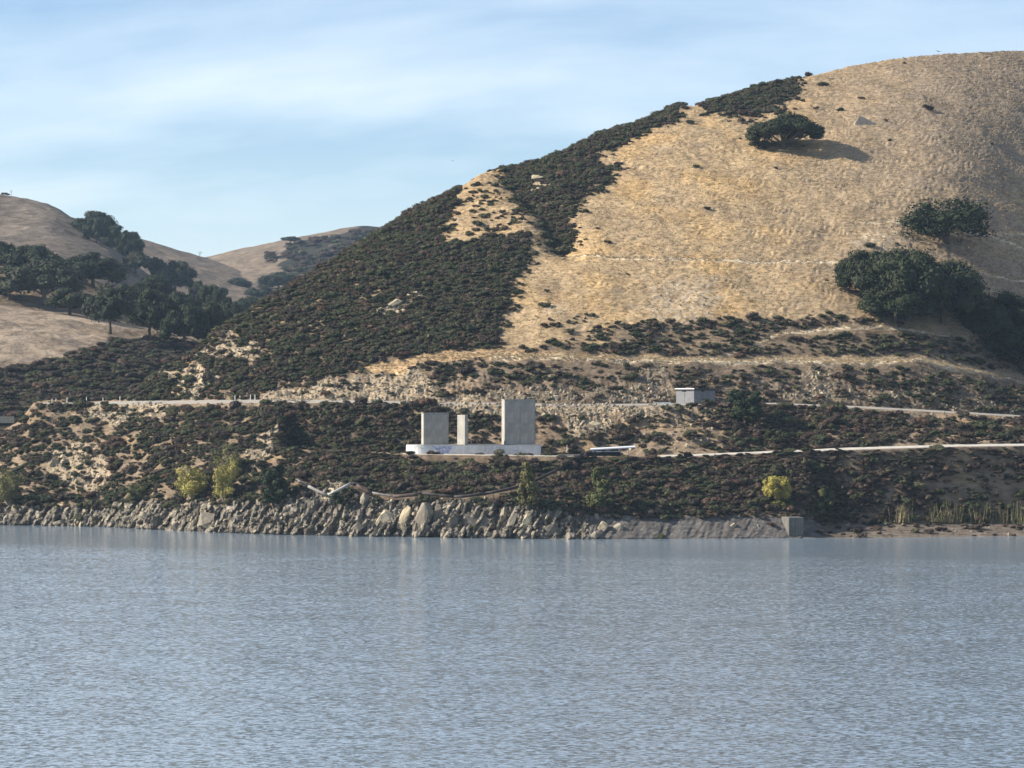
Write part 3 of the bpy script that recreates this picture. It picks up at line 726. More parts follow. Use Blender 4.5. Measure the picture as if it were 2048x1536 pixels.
# graffiti strokes 4 mm proud of the front face
def front_y(x): return 0.06 * (x - x0)
def strokes(name, lines, mat, w):
    mb = MB()
    for ln in lines:
        ln = np.array(ln, float)
        for a, b_ in zip(ln[:-1], ln[1:]):
            xa, xb = (a[0] - 945) * k, (b_[0] - 945) * k; za_, zb_ = (909 - a[1]) * k, (909 - b_[1]) * k
            d = np.array([xb - xa, zb_ - za_]); d /= np.linalg.norm(d) + 1e-9; nx, nz = -d[1] * w, d[0] * w
            ya, yb = front_y(xa) - .006, front_y(xb) - .006
            f = [(xa + nx, ya, za_ + nz), (xa - nx, ya, za_ - nz), (xb - nx, yb, zb_ - nz), (xb + nx, yb, zb_ + nz)]
            bk = [(p[0], p[1] + .004, p[2]) for p in f]
            mb.add(f + bk, [(0, 1, 2, 3), (7, 6, 5, 4)])
    tag(mb.build(name, mat, pl), kind='stuff')
def ring(cx, cy, rx, ry, a0=0, a1=360, n=12): return [(cx + rx * math.cos(R(t)), cy + ry * math.sin(R(t))) for t in np.linspace(a0, a1, n)]
strokes('graffiti', [[(864, 891), (871, 896), (874, 899), (879, 901)], ring(876, 895.5, 3, 2.3, 200, 20), ring(880.5, 895.5, 2.2, 3), [(885, 899), (885.5, 893), (888, 895), (890, 893), (890.5, 899)], ring(894.5, 896, 2.2, 2.8), ring(900, 895.5, 2.3, 2.6, 0, 330), [(902, 893), (901, 899)],
                    ring(880, 901, 2.5, 1.8, 0, 250), ring(886, 902.5, 2, 1.6), [(878, 904), (884, 906), (892, 905.5), (898, 905)], ring(893, 902, 2.2, 1.8), ring(898, 901.5, 1.6, 1.8, 90, 400)], M_INK, .045, )
strokes('graffiti', [[(826, 893), (829, 894), (831, 897), (829, 902), (825, 903), (823, 900)], [(829, 894), (836, 892)], [(838, 897), (841, 894), (843, 898), (847, 896)], [(850, 892), (856, 894), (860, 897)], ring(973, 899, 3, 3, 90, 300), ring(983, 898, 3, 2.6, 100, 330), [(968, 894), (972, 893)], [(992, 894), (1001, 895)], [(1026, 900), (1032, 901.5), (1037, 900.5)]], M_INKG, .035)
plat_top = pz + hgt

def pier(label, u0, um, u1, vt, vb, yy, ang, thick_hint, panels=True, rim=True):
    """slab pier: left end face lit (u0..um), broad face (um..u1) turned a little right; height vt..vb"""
    kk = px_m(yy)
    h = (vb - vt) * kk; 
    a = R(ang)
    L = (u1 - um) * kk / math.cos(a); Tk = (um - u0) * kk / math.sin(a)
    root = empty('concrete_pier', P(um, vb, yy), a, label, 'pier', 'concrete piers of the ruin')
    root.location.z = plat_top
    mb = MB(); mb.box((L / 2, Tk / 2, h / 2 - .05), (L, Tk, h + .1))
    o = mb.build('wall', M_CONC, root)
    bv = o.modifiers.new('bevel', 'BEVEL'); bv.width = 0.07; bv.segments = 2
    if rim:
        mb = MB(); mb.box((L / 2 + .02, Tk / 2, h + .085), (L + .14, Tk + .14, .16)); mb.build('cap', M_CONC, root)
    if panels:
        nx, nz = panels
        pw, ph = (L - .5) / nx, (h - .35) / nz
        pm = MB(); pm.box((0, 0, 0), (pw - .05, .06, ph - .05)); pme = pm.mesh('panel', M_CONC)
        for i in range(nx):
            for j in range(nz):
                link('panel', pme, root, loc=(.2 + pw * (i + .5), -.033, .1 + ph * (j + .5)))
    return root
yp = py + 2.4
pier('shorter broad concrete pier at the left, streaked black below its top', 842, 847, 897, 828, 890, yp, 16, 1, (2, 2))
pier('slim concrete pier with a sunlit face, between the two broad piers', 914, 930, 936, 830.5, 890, yp - 1.5, 44, 1, (1, 2), False)
pier('tallest concrete pier, broad and grey, at the right of the platform', 1003, 1009, 1071, 801, 890, yp + .8, 14, 1, (2, 2))
# narrow set-back strip and corner pilaster of the ruin
for u_, v_, dh in ((943, 877, 0), (954, 878, 0), (972, 885, 0), (990, 879, .25), (1000, 885, .1)):
    b0 = P(u_, 889, yp + 2); b0[2] = plat_top; t0 = P(u_, v_, yp + 2)
    mb = MB(); hh = t0[2] - plat_top
    mb.tube([(0, 0, -.02), (dh * .4, 0, hh * .6), (dh * 1.6, 0, hh)], [.13, .10, .07] if u_ < 960 else [.07, .06, .05], 7)
    o = mb.build('stub_post', M_DEADWOOD if u_ > 960 else M_CONC, None, True); o.location = b0
    tag(o, {943: 'thickest short post beside the slim concrete pier', 954: 'second short post from the slim concrete pier', 972: 'shortest thin stub standing midway between slim and tall piers', 990: 'leaning thin stub left of the tall concrete pier', 1000: 'thin stub close against the tall concrete pier'}[u_], 'post', 'stubs on the concrete platform')
for (ua, va, ub, vb_, lab) in ((793, 876, 809, 889, 'longer thin pole leaning against the rounded platform end'), (801, 880, 811, 888, 'shorter thin pole leaning against the rounded platform end'), (1086, 886, 1076, 895, 'pale thin pole leaning on the right end of the platform')):
    a_, b_ = P(ua, va, py + 3), P(ub, vb_, py + 3)
    mb = MB(); mb.tube([a_ - b_, (a_ - b_) * .5 + (0, 0, .03), (0, 0, 0)], [.045, .05, .05], 6)
    o = mb.build('pole', M_DEADWOOD); o.location = b_; tag(o, lab, 'pole', 'poles leaning on the platform')

# ------------------------------------------------------------------ shed on the upper road
ys = float(np.interp(1388, ucols, y3)) + 2.5
ks = px_m(ys); sh = empty('shed', P(1388, 812, ys), 0, 'small grey flat roofed utility building on the upper road', 'building')
gz = sh.location.z
angL = R(40)                                                    # direction of the left wall
Lw = (1388 - 1354) * ks / math.cos(angL); Rw = (1434 - 1388) * ks / math.cos(R(50) - 0)
dl = np.array([-math.cos(angL), math.sin(angL), 0]); dr = np.array([math.cos(R(50)), math.sin(R(50)), 0])
hs = (812 - 779) * ks
rotm = np.stack([dr, -dl if False else np.array([-dr[1], dr[0], 0]), [0, 0, 1]], 1)
Rz = math.atan2(dr[1], dr[0])
mb = MB(); c0 = (dr * Rw + dl * Lw) / 2
mb.box((c0[0], c0[1], hs / 2 - .3), (Rw, Lw, hs + .6), Rz); mb.build('wall', M_SHED, sh)
mb = MB(); mb.box((c0[0], c0[1], hs + .02), (Rw + .35, Lw + .35, .42), Rz); rf = mb.build('roof', M_ROOF, sh)
e = dl * (Lw / 2) ; nrmL = np.array([-dr[0], -dr[1], 0])
mb = MB(); mb.box(tuple(dl * Lw / 2 + nrmL * .19 + np.array([0, 0, hs + .17])), (.05, Lw + .4, .17), Rz); mb.build('lit_roof_edge', M_ROOFLIT, rf)  # pale strip paints in the sunlight along the dark roof's left edge
mb = MB(); mb.box(tuple(dl * Lw * .55 + nrmL * .02 + np.array([0, 0, hs - .30])), (.08, 1.0, .26), Rz); mb.build('vent', M_DARK, sh)
nrmR = np.array([dr[1], -dr[0], 0])
mb = MB(); mb.box(tuple(dr * Rw * .42 + nrmR * .02 + np.array([0, 0, hs - .30])), (1.0, .08, .26), Rz); mb.build('vent', M_DARK, sh)
mb = MB(); mb.box(tuple(dl * Lw * .52 + nrmL * .012 + np.array([0, 0, hs * .45])), (.05, .07, hs * .86), Rz); mb.build('wall_joint', M_CONCG, sh)

# pale kerb wall and slanting dark rail left of the shed
a_ = P(1312, 806, ys - 1); b_ = P(1340, 806, ys - 1)
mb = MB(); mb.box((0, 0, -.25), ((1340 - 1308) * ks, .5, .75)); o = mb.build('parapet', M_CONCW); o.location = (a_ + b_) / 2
tag(o, 'short white concrete kerb at the road edge left of the shed', 'kerb')
a_, b_ = P(1336, 809, ys - 3), P(1315, 824, ys - 5)
mb = MB(); mb.tube([a_ - b_, (0, 0, 0)], [.22, .22], 8); o = mb.build('drain_pipe', M_PIPE); o.location = b_; tag(o, 'dark pipe slanting down the bank left of the shed', 'pipe')

# ------------------------------------------------------------------ ramp shelter at the end of the track
yr = float(np.interp(1220, ucols, y2)) + 1.5; kr = px_m(yr)
rs = empty('shelter', P(1225, 913, yr), 0, 'open shelter with a thin sloping pale roof beside the dark chute', 'shelter')
def rel(u, v, dy=0): return P(u, v, yr + dy) - np.array(rs.location)
mb = MB()
a_, b_ = rel(1182, 898.5), rel(1271, 893.5)
v = [a_ + (0, 0, 0), b_, b_ + (0, 3.2, .18), a_ + (0, 3.2, .18)]
v = v + [p - np.array([0, 0, .2]) for p in v]
mb.add(v, [(0, 1, 2, 3), (7, 6, 5, 4), (0, 4, 5, 1), (1, 5, 6, 2), (2, 6, 7, 3), (3, 7, 4, 0)]); mb.build('roof', M_STEEL, rs)
for u_, vt, dy in ((1186, 899.5, .3), (1257, 895.5, .3), (1238, 897, .4), (1186, 898.5, 2.8), (1257, 894.5, 2.8)):
    mb = MB(); t0 = rel(u_, vt, dy); mb.box((t0[0], t0[1], t0[2] / 2 - .3), (.14, .14, t0[2] + .3)); mb.build('post', M_STEEL, rs)
mb = MB(); t0 = rel(1198, 904.5, .1); mb.box((t0[0], t0[1] + .3, t0[2]), (1.0, .7, .42)); mb.build('white_box', M_POST, rs)
mb = MB(); mb.box(tuple((rel(1208, 903, .5) + rel(1240, 903, .5)) / 2), (3.6, .1, .12)); mb.build('rail', M_STEEL, rs)
# chute: long dark trough, first level, then down the bank
def trough(name, pa, pb, w, h, mat, label, cat='chute', group=None):
    d = np.array(pb) - np.array(pa); L = np.linalg.norm(d); ex = d / L; ey = np.cross((0, 0, 1.0), ex); ey /= np.linalg.norm(ey); ez_ = np.cross(ex, ey)
    m = np.stack([ex, ey, ez_], 1); root = empty(name, pa, 0, label, cat, group)
    for part, c, s in (('trough_floor', (L / 2, 0, -h / 2 + .05), (L, w - .01, .1)), ('trough_side', (L / 2, -w / 2, 0), (L, .1, h)), ('trough_side', (L / 2, w / 2, 0), (L, .1, h))):
        mb = MB(); mb.box(m @ np.array(c), s, rot=m); mb.build(part, mat, root)
    return root
trough('chute', P(1173, 908.5, yr - 1.2), P(1240, 907.5, yr - .9), 1.2, .75, M_DARK, 'black level trough under the shelter roof')
trough('chute', P(1121, 938, yr - 9), P(1172, 910, yr - 1.4), 1.1, .8, M_DARK, 'black trough sloping down the bank from the track end')
mb = MB(); mb.box((0, 0, -.9), ((1172 - 1118) * kr, .5, 1.9)); o = mb.build('retaining_wall', M_CONC); o.location = P(1145, 909.5, yr - 1.0)
tag(o, 'pale concrete edge wall at the end of the level track', 'wall')

# ------------------------------------------------------------------ broken pipeline above the shore rocks
PIPES = [((592, 959), (617, 972), .26, M_PIPEGREY, 'leftmost short grey piece of the broken pipeline'), ((617, 972.5), (656, 991), .36, M_PIPEGREY, 'grey pipe length sloping down right to the lowest joint'),
         ((656, 990), (702, 966), .30, M_PIPEPALE, 'bright pale pipe length rising to the right'), ((702, 966), (722, 970), .40, M_PIPE, 'short black piece at the peak of the broken pipeline'),
         ((714, 971), (744, 988), .46, M_PIPERED, 'thick reddish pipe length sloping down from the peak'), ((745, 985), (791, 993), .20, M_PIPEGREY, 'thinnest grey pipe length beside the reddish one'),
         ((786, 993), (845, 987), .42, M_PIPERED, 'reddish brown pipe length above the cliff'), ((845, 986), (912, 994), .32, M_PIPE, 'dark rusty pipe length sloping gently down right'),
         ((908, 994), (972, 987), .36, M_PIPE, 'dark pipe length rising above the big shore slabs'), ((970, 987), (1040, 973), .36, M_PIPE, 'rightmost dark pipe length, reaching the small conifer'),
         ((1066, 962), (1122, 936), .36, M_PIPE, 'dark pipe length between small conifer and the sloping trough')]
for (pa, pb, r_, mt, lab) in PIPES:
    ya = min(hit(pa[0], pa[1])[1], hit(pa[0], pa[1] + 8)[1]) - 1.6; yb = min(hit(pb[0], pb[1])[1], hit(pb[0], pb[1] + 8)[1]) - 1.6
    ym = (ya + yb) / 2; ya, yb = ym + .5 * (ya - ym), ym + .5 * (yb - ym)
    A_, B_ = P(pa[0], pa[1], ya), P(pb[0], pb[1], yb); r_ = r_ * .82
    root = empty('pipe_section', A_, 0, lab, 'pipe', 'lengths of the broken pipeline')
    d = B_ - A_
    mb = MB(); mb.tube([(0, 0, 0), d * .33 + (0, 0, -.05), d * .66 + (0, 0, -.04), d], r_, 12, True); mb.build('pipe', mt, root, True)
    mb = MB(); mb.tube([d * .975, d * 1.0], [r_ * 1.18, r_ * 1.18], 12, True); mb.build('flange', M_PIPE, root)
    for t in (.25, .75):
        q = d * t; gz = min(ground_at(1024 + (A_ + q)[0] * F / (A_ + q)[1], (A_ + q)[1]) - (A_ + q)[2], -r_ - .2)
        mb = MB(); mb.box((q[0], q[1], (q[2] - r_ * .6 + q[2] + gz) / 2 if False else q[2] + (gz - r_ * .5) / 2), (.16, .16, max(.3, -gz - r_ * .5)))
        mb.build('support', M_WOOD, root)

# retaining wall at the right end of the rock band
yw = float(np.interp(1590, ucols, y0)) + 1.2; kw = px_m(yw)
mb = MB(); mb.box((0, 1.4, 1.6), ((1606 - 1574) * kw, 4.2, 4.3)); o = mb.build('retaining_wall', M_CONCG); o.location = P(1590, 1074, yw); o.rotation_euler = (0, 0, R(14))
bv = o.modifiers.new('bevel', 'BEVEL'); bv.width = .1
tag(o, 'square grey concrete wall end at the water edge', 'wall')

# ------------------------------------------------------------------ posts along the upper road, lone posts
for i, (u_, vt, vb_, lab) in enumerate([(104, 797, 805, 'leftmost white marker post on the spur road'), (112, 797, 804, 'second white post on the spur road, close to the leftmost'), (134, 795, 806, 'taller white post with a small plate on the spur road'), (173, 794, 804, 'white post midway along the spur road skyline'),
        (206, 795, 803, 'white post fifth from the left along the spur road'), (240, 793, 803, 'white post nearest the rock cut on the spur road'), (470, 791, 799, 'leftmost of five white posts below the scrub'), (480, 791, 799, 'second of five white posts below the scrub'), (501, 789, 800, 'middle of five white posts below the scrub'),
        (510, 789, 800, 'fourth of five white posts below the scrub'), (528, 790, 800, 'rightmost of five white posts below the scrub'), (1525, 793, 806, 'single white post on the upper road right of the shed'), (1134, 890, 903, 'thin pale post on the bank left of the shelter'), (562, 828, 843, 'weathered wooden post on the shaded spur edge')]):
    p = hit(u_, vb_)
    if i < 12: p = P(u_, vb_, float(np.interp(u_, ucols, y3b)) - .6)
    p[2] = ground_at(u_, p[1]); hh = (vb_ - vt) * px_m(p[1]) + .1
    top = H + (VH - vt) / F * p[1]; hh = max(.6, top - p[2])
    r_ = .075 if i < 12 else (.05 if i == 12 else .16)
    mb = MB(); mb.tube([(0, 0, -.1), (0, 0, hh)], [r_, r_ * .9], 8)
    if i == 2: mb.box((.12, -.02, hh - .2), (.34, .04, .4))
    o = mb.build('marker_post' if i != 13 else 'wooden_post', M_POST if i < 13 else M_WOOD); o.location = p; tag(o, lab, 'post', 'white posts along the upper road' if i < 12 else None)

# far-left roadside parapet in the valley
mb = MB(); mb.box((0, 0, .55), (22, 1.0, 1.6)); o = mb.build('parapet', plain('grey_green_wall', (.17, .185, .165))); o.location = hA(8, 845) + np.array([-8, -3, 0]); tag(o, 'low grey green roadside wall at the far left edge of the valley', 'wall')

# ------------------------------------------------------------------ oaks
OAKS = [oak_parts(11, M_OAK, nc=46, low=.2), oak_parts(12, M_OAK, nc=44, low=.18), oak_parts(13, M_OAK, nc=48, low=.16), oak_parts(14, M_OAKGREY, nc=40, holes=1, low=.30), oak_parts(15, M_OAK, nc=34, low=.32, trunk_h=.28)]
FARL = [  # crown box u0,u1,v0, foot v, hill, template, label
 (148, 226, 417, 478, hC, 0, 'biggest oak against the sky on the left hill shoulder'), (208, 274, 445, 503, hC, 1, 'second oak down the left hill shoulder against the sky'), (238, 283, 462, 512, hC, 2, 'third oak down the left hill shoulder, darkest'),
 (215, 250, 452, 492, hC, 4, 'small oak gap filler between the shoulder oaks'), (170, 215, 430, 487, hC, 1, 'round oak crowded under the biggest shoulder oak'),
 (244, 300, 500, 550, hC, 3, 'dull grey oak halfway down the left hill flank'), (298, 332, 507, 560, hC, 2, 'narrow dark oak right of the dull grey oak'), (318, 384, 515, 578, hC, 0, 'broad dark oak lowest on the left hill flank'),
 (132, 238, 497, 574, hB, 1, 'broad deep green oak right of the pale track'), (150, 205, 505, 560, hB, 2, 'dark oak crowded into the left side of the broad green one'), (-20, 40, 474, 545, hB, 2, 'dark oak cut by the left photo edge, high on the slope'), (14, 130, 483, 566, hB, 0, 'wide dark oak on the left behind the pale trunked oak'),
 (22, 158, 512, 612, hB, 3, 'large grey oak with pale forked trunk at the left'), (-10, 45, 545, 600, hB, 4, 'small oak at the left edge beside pale grass'), (98, 180, 572, 632, hA, 1, 'low dark oak left of the forked oak on the mound'),
 (172, 268, 566, 668, hA, 3, 'spreading oak on the mound with a clear forked trunk'), (258, 340, 568, 672, hA, 0, 'dark oak just right of the spreading forked oak'), (285, 372, 590, 676, hA, 3, 'greyish oak leaning over the mound crest'),
 (328, 410, 600, 692, hA, 1, 'dark oak low on the mound crest with a bare trunk'), (375, 446, 590, 700, hA, 2, 'dark oak beside the rocky spur end'), (395, 440, 565, 640, hB, 0, 'tall oak behind the mound oaks, left of the blue ones'),
 (330, 400, 575, 640, hB, 2, 'dense oak filling the hollow behind the mound crest'), (230, 300, 560, 625, hB, 4, 'mid green oak behind the spreading forked oak'), (270, 340, 545, 610, hB, 0, 'rounded oak in the hollow below the broad flank oak'), (420, 462, 572, 650, hB, 1, 'bluish oak left of the spur skyline'),
 (440, 492, 598, 668, hB, 0, 'darkest round oak touching the spur skyline'), (383, 424, 558, 606, hC, 1, 'hazy oak at the foot of the left flank'), (410, 452, 563, 612, hC, 2, 'second hazy oak at the foot of the left flank'),
 (455, 499, 553, 584, hE, 0, 'isolated far oak with its trunk showing on pale grass'), (494, 546, 567, 606, hE, 1, 'low spreading far oak right of the isolated one'), (525, 592, 538, 584, hE, 2, 'dense dark far oak above the spur skyline'), (565, 597, 470, 488, hE, 4, 'lone small oak standing on the far hilltop'), (470, 520, 585, 640, hC, 2, 'hazy oak tucked behind the scrub skyline'),
]
for (u0_, u1_, v0_, fv, hh_, ti, lab) in FARL:
    b_ = hh_((u0_ + u1_) / 2, fv)
    kk = px_m(b_[1]); vb_ = VH - (b_[2] - H) / kk
    w_ = (u1_ - u0_) * kk; h_ = max(0.45 * w_, (vb_ - v0_) * kk)
    put_tree('oak_tree', OAKS[ti], tuple(b_), w_, h_, lab, 'tree', 'oaks on the far left slopes', unit_w=1.08)

# the lone oak on the golden hillside
def lone_oak():
    g = np.random.default_rng(31); C_, R_ = [], []
    for i in range(96):                                   # a shallow dome, open underneath
        a_ = g.uniform(0, 6.28); d = math.sqrt(g.uniform(0.02, 1)); x, y = .62 * d * math.cos(a_), .55 * d * math.sin(a_)
        C_.append((x, y, .54 + .36 * (1 - d * d) * g.uniform(.2, 1) - .16 * d * d * g.uniform(.2, 1))); R_.append(g.uniform(.11, .18))
    for i in range(22):                                   # the skirt hanging to the ground on the left
        C_.append((-.36 - .30 * g.uniform(0, 1), g.uniform(-.3, .3), g.uniform(.10, .55))); R_.append(g.uniform(.08, .13))
    for i in range(14):
        C_.append((.44 + .22 * g.uniform(0, 1), g.uniform(-.25, .25), g.uniform(.22, .55))); R_.append(g.uniform(.07, .10))
    C_ = np.array(C_); cr_ = clumps_mesh('crown', C_, R_, 210, .022, M_OAK, g, .66, .85); mb = MB()
    f = np.array([-.08, 0, .14]); mb.tube([(-.06, 0, -.06), (-.07, 0, .05), f], [.055, .045, .042], 8)
    for e in ((-.42, .05, .62), (-.2, -.2, .68), (.02, .15, .7), (.18, -.15, .66), (.42, .02, .62), (.34, -.2, .6), (.55, .1, .55), (-.5, -.1, .35)):
        e = np.array(e); m = f * .5 + e * .5 + (0, 0, -.04) + g.normal(0, .02, 3); mb.tube([f - (0, 0, .02), m, e], [.028, .02, .009], 6, False)
        for q in range(2): mb.tube([m, (m + e) / 2 + g.normal(0, .05, 3), e + g.normal(0, .12, 3)], [.014, .01, .004], 5, False)
    return mb.mesh('trunk', M_BARK, True), cr_
lone = lone_oak()
b_ = hit(1574, 299); kk = px_m(b_[1])
put_tree('oak_tree', lone, tuple(b_), 152 * kk, 74 * kk, 'lone wide crowned oak on the golden hillside casting a shadow', 'tree', None, 0.0, 1.4)
g = np.random.default_rng(5)
low_cl = [(-.50 + g.normal(0, .06), g.normal(0, .1), .10 + abs(g.normal(0, .09))) for i in range(10)]
# big cluster at right
BIG = [oak_parts(41, M_OAK, nc=52, per=230, leaf=.024, low=.16, core=.7), oak_parts(42, M_OAK, nc=48, per=230, leaf=.024, low=.12, core=.72), oak_parts(43, M_OAK, nc=60, per=110, leaf=.022, low=.06, trunk_h=.16, holes=1, core=.35)]
for (u0_, u1_, v0_, fv, ti, lab) in ((1676, 1800, 486, 592, 0, 'left oak of the big dark clump on the hillside'), (1725, 1905, 484, 640, 1, 'tall middle oak of the big dark clump on the hillside'), (1800, 1972, 498, 650, 0, 'right oak of the big dark clump on the hillside'),
        (1722, 1860, 560, 646, 1, 'low front oak of the big dark clump'), (1928, 2070, 575, 690, 1, 'dark oak at the right photo edge below the clump'), (1970, 2120, 640, 745, 0, 'oak filling the shaded gully at the right edge'), (1800, 1985, 388, 486, 2, 'sparse grey oak above the big clump')):
    b_ = hit((u0_ + u1_) / 2, fv); kk = px_m(b_[1]); vb_ = VH - (b_[2] - H) / kk
    put_tree('oak_tree', BIG[ti], tuple(b_), (u1_ - u0_) * kk, (vb_ - v0_) * kk, lab, 'tree', 'oaks on the near hillside', None, 1.2)

# bare trees and low bushes on the far skylines
def bare_tree(seed):
    g = np.random.default_rng(seed); mb = MB()
    def grow(p, d, L, r, n):
        e = p + d * L; mb.tube([p, (p + e) / 2 + g.normal(0, L * .05, 3), e], [r, r * .8, r * .55], 5, False)
        if n:
            for i in range(3):
                nd_ = d + g.normal(0, .55, 3); nd_ /= np.linalg.norm(nd_); grow(e, nd_, L * .66, r * .55, n - 1)
    grow(np.array([0, 0, -.05]), np.array([.1, 0, 1.0]), .38, .03, 3); return mb.mesh('bare_tree', M_BARK)
for (u_, vt, fv, hh_, sd_, lab) in ((22, 375, 389, hC, 1, 'bare leafless tree on the left hilltop'), (399, 503, 519, hD, 3, 'bare dead tree standing in the far saddle')):
    b_ = hh_(u_, fv); kk = px_m(b_[1]); o = link('bare_tree', bare_tree(sd_), loc=tuple(b_)); s_ = (fv - vt + 3) * kk; o.scale = (s_, s_, s_); tag(o, lab, 'tree')

# ------------------------------------------------------------------ shore trees and coloured shrubs
def upright_parts(seed, mat, nc=26, per=120, leaf=.03, cone=.7, core=.6, bw=.30):
    g = np.random.default_rng(seed); C_, R_ = [], []
    for i in range(nc):
        t = g.uniform(0, 1) ** .8; a = g.uniform(0, 6.28); rad_ = bw * (1 - cone * t) * math.sqrt(g.uniform(.1, 1)); C_.append((rad_ * math.cos(a), rad_ * math.sin(a), .16 + .76 * t)); R_.append(g.uniform(.07, .13) * (1.15 - .45 * t))
    cr = clumps_mesh('crown', np.array(C_), R_, per, leaf, mat, g, core, 1.0); mb = MB()
    mb.tube([(0, 0, -.08), (.01, 0, .4), (0, 0, .88)], [.03, .02, .006], 6, False)
    for c in C_[::3]: mb.tube([(0, 0, max(.05, c[2] - .2)), tuple(np.array(c) * (.6, .6, .95)), c], [.012, .008, .003], 5, False)
    return mb.mesh('trunk', M_BARK, True), cr
def ball_parts(seed, mat):
    g = np.random.default_rng(seed); C_, R_ = [], []
    for d in unit(60, g):
        d = d * g.uniform(.25, 1) ** .5; C_.append((.40 * d[0], .40 * d[1], .58 + .34 * d[2] - .06 * (abs(d[0]) + abs(d[1])))); R_.append(g.uniform(.08, .14))
    for i in range(6): C_.append((g.normal(.03, .10), g.normal(0, .1), g.uniform(.02, .12))); R_.append(.07)
    cr = clumps_mesh('crown', np.array(C_), R_, 110, .028, mat, g, .2, 1.0); mb = MB(); mb.tube([(0, 0, -.08), (0, 0, .25), (.01, 0, .5)], [.03, .026, .018], 6, False)
    for c in C_[:24:2]: mb.tube([(0, 0, .22), tuple(np.array(c) * (.5, .5, .85)), c], [.014, .009, .003], 5, False)
    return mb.mesh('trunk', M_DEADWOOD, True), cr
def willow_parts(seed, mat, spread=.5, nb=18):
    g = np.random.default_rng(seed); mb = MB(); C_, R_ = [], []
    for i in range(nb):
        a = g.uniform(0, 6.28); t = g.uniform(.25, 1) * spread; h_ = g.uniform(.25, .95)
        p1 = np.array([math.cos(a) * t * .4, math.sin(a) * t * .4, h_ * .5]); p2 = np.array([math.cos(a) * t, math.sin(a) * t, h_])
        mb.tube([(0, 0, -.08), p1, p2], [.018, .012, .004], 5, False)
        for f in (.25, .55, .8, 1.0): C_.append(p1 + (p2 - p1) * f + g.normal(0, .05, 3)); R_.append(g.uniform(.10, .17))
    return mb.mesh('trunk', M_DEADWOOD, True), clumps_mesh('crown', np.array(C_), R_, 75, .024, mat, g, .2, .9)
for (u_, vt, vb_, w_, parts, uw, lab, nm) in (
    (547, 938, 1020, 66, upright_parts(51, M_DGREEN, 34, 130, .03, .45, .7, .34), .80, 'dark green upright tree above the shoreline rocks at left', 'tree'),
    (1057, 930, 1022, 44, upright_parts(52, foliage_mat('olive_needles', [(.11, .10, .04)] * 2), 28, 110, .028, .55, .5, .2), .52, 'narrow olive conifer growing from the big shore slabs', 'conifer'),
    (1202, 942, 1026, 58, upright_parts(53, M_MGREEN, 32, 130, .03, .5, .6, .30), .72, 'bright green pointed tree above the middle shore', 'tree'),
    (1553, 954, 1012, 58, ball_parts(54, foliage_mat('bright_yellow_leaves', [(0.31, 0.265, 0.07)] * 2, 1.5)), .95, 'round bright yellow tree standing on a short trunk', 'tree'),
    (1643, 975, 1028, 56, upright_parts(55, M_MGREEN, 26, 120, .035, .5, .6, .36), .85, 'green bushy tree right of the yellow tree', 'tree'),
    (675, 988, 1022, 30, upright_parts(56, M_DGREEN, 20, 110, .05, .3, .7, .36), .85, 'small rounded green bush under the broken pipeline', 'bush'),
    (384, 944, 1005, 74, willow_parts(57, M_YELLOW), 1.15, 'sprawling yellow willow above the left shoreline', 'willow'),
    (447, 932, 1005, 54, willow_parts(58, M_YELLOW, .42), 1.0, 'taller yellow willow beside the sprawling one', 'willow'),
    (462, 905, 962, 46, willow_parts(59, M_YGREEN), 1.15, 'pale green willow higher up behind the yellow ones', 'willow'),
    (16, 958, 1012, 56, willow_parts(60, M_YGREEN), 1.15, 'olive green willow at the left photo edge', 'willow'),
    (272, 972, 1003, 40, willow_parts(61, M_MGREEN), 1.15, 'small green willow above the pale left cliff', 'willow'),
    (1490, 785, 850, 90, upright_parts(62, M_DGREEN, 34, 130, .03, .35, .75, .42), 1.0, 'tall dark green bush right of the grey building', 'bush'),
    (1560, 860, 892, 70, upright_parts(63, M_GREENBUSH, 30, 120, .04, .25, .7, .5), 1.15, 'olive bush standing above the lower road', 'bush')):
    b_ = hit(u_, vb_); kk = px_m(b_[1]) * (1.22 if u_ < 500 else 1.12); vv = VH - (b_[2] - H) / px_m(b_[1])
    put_tree({'tree': 'shore_tree', 'conifer': 'conifer', 'bush': 'bush', 'willow': 'willow'}[nm], parts, tuple(b_), w_ * kk, max((vb_ - vt) * .8, vv - vt) * kk, lab, nm if nm != 'conifer' else 'tree', None, None, uw)

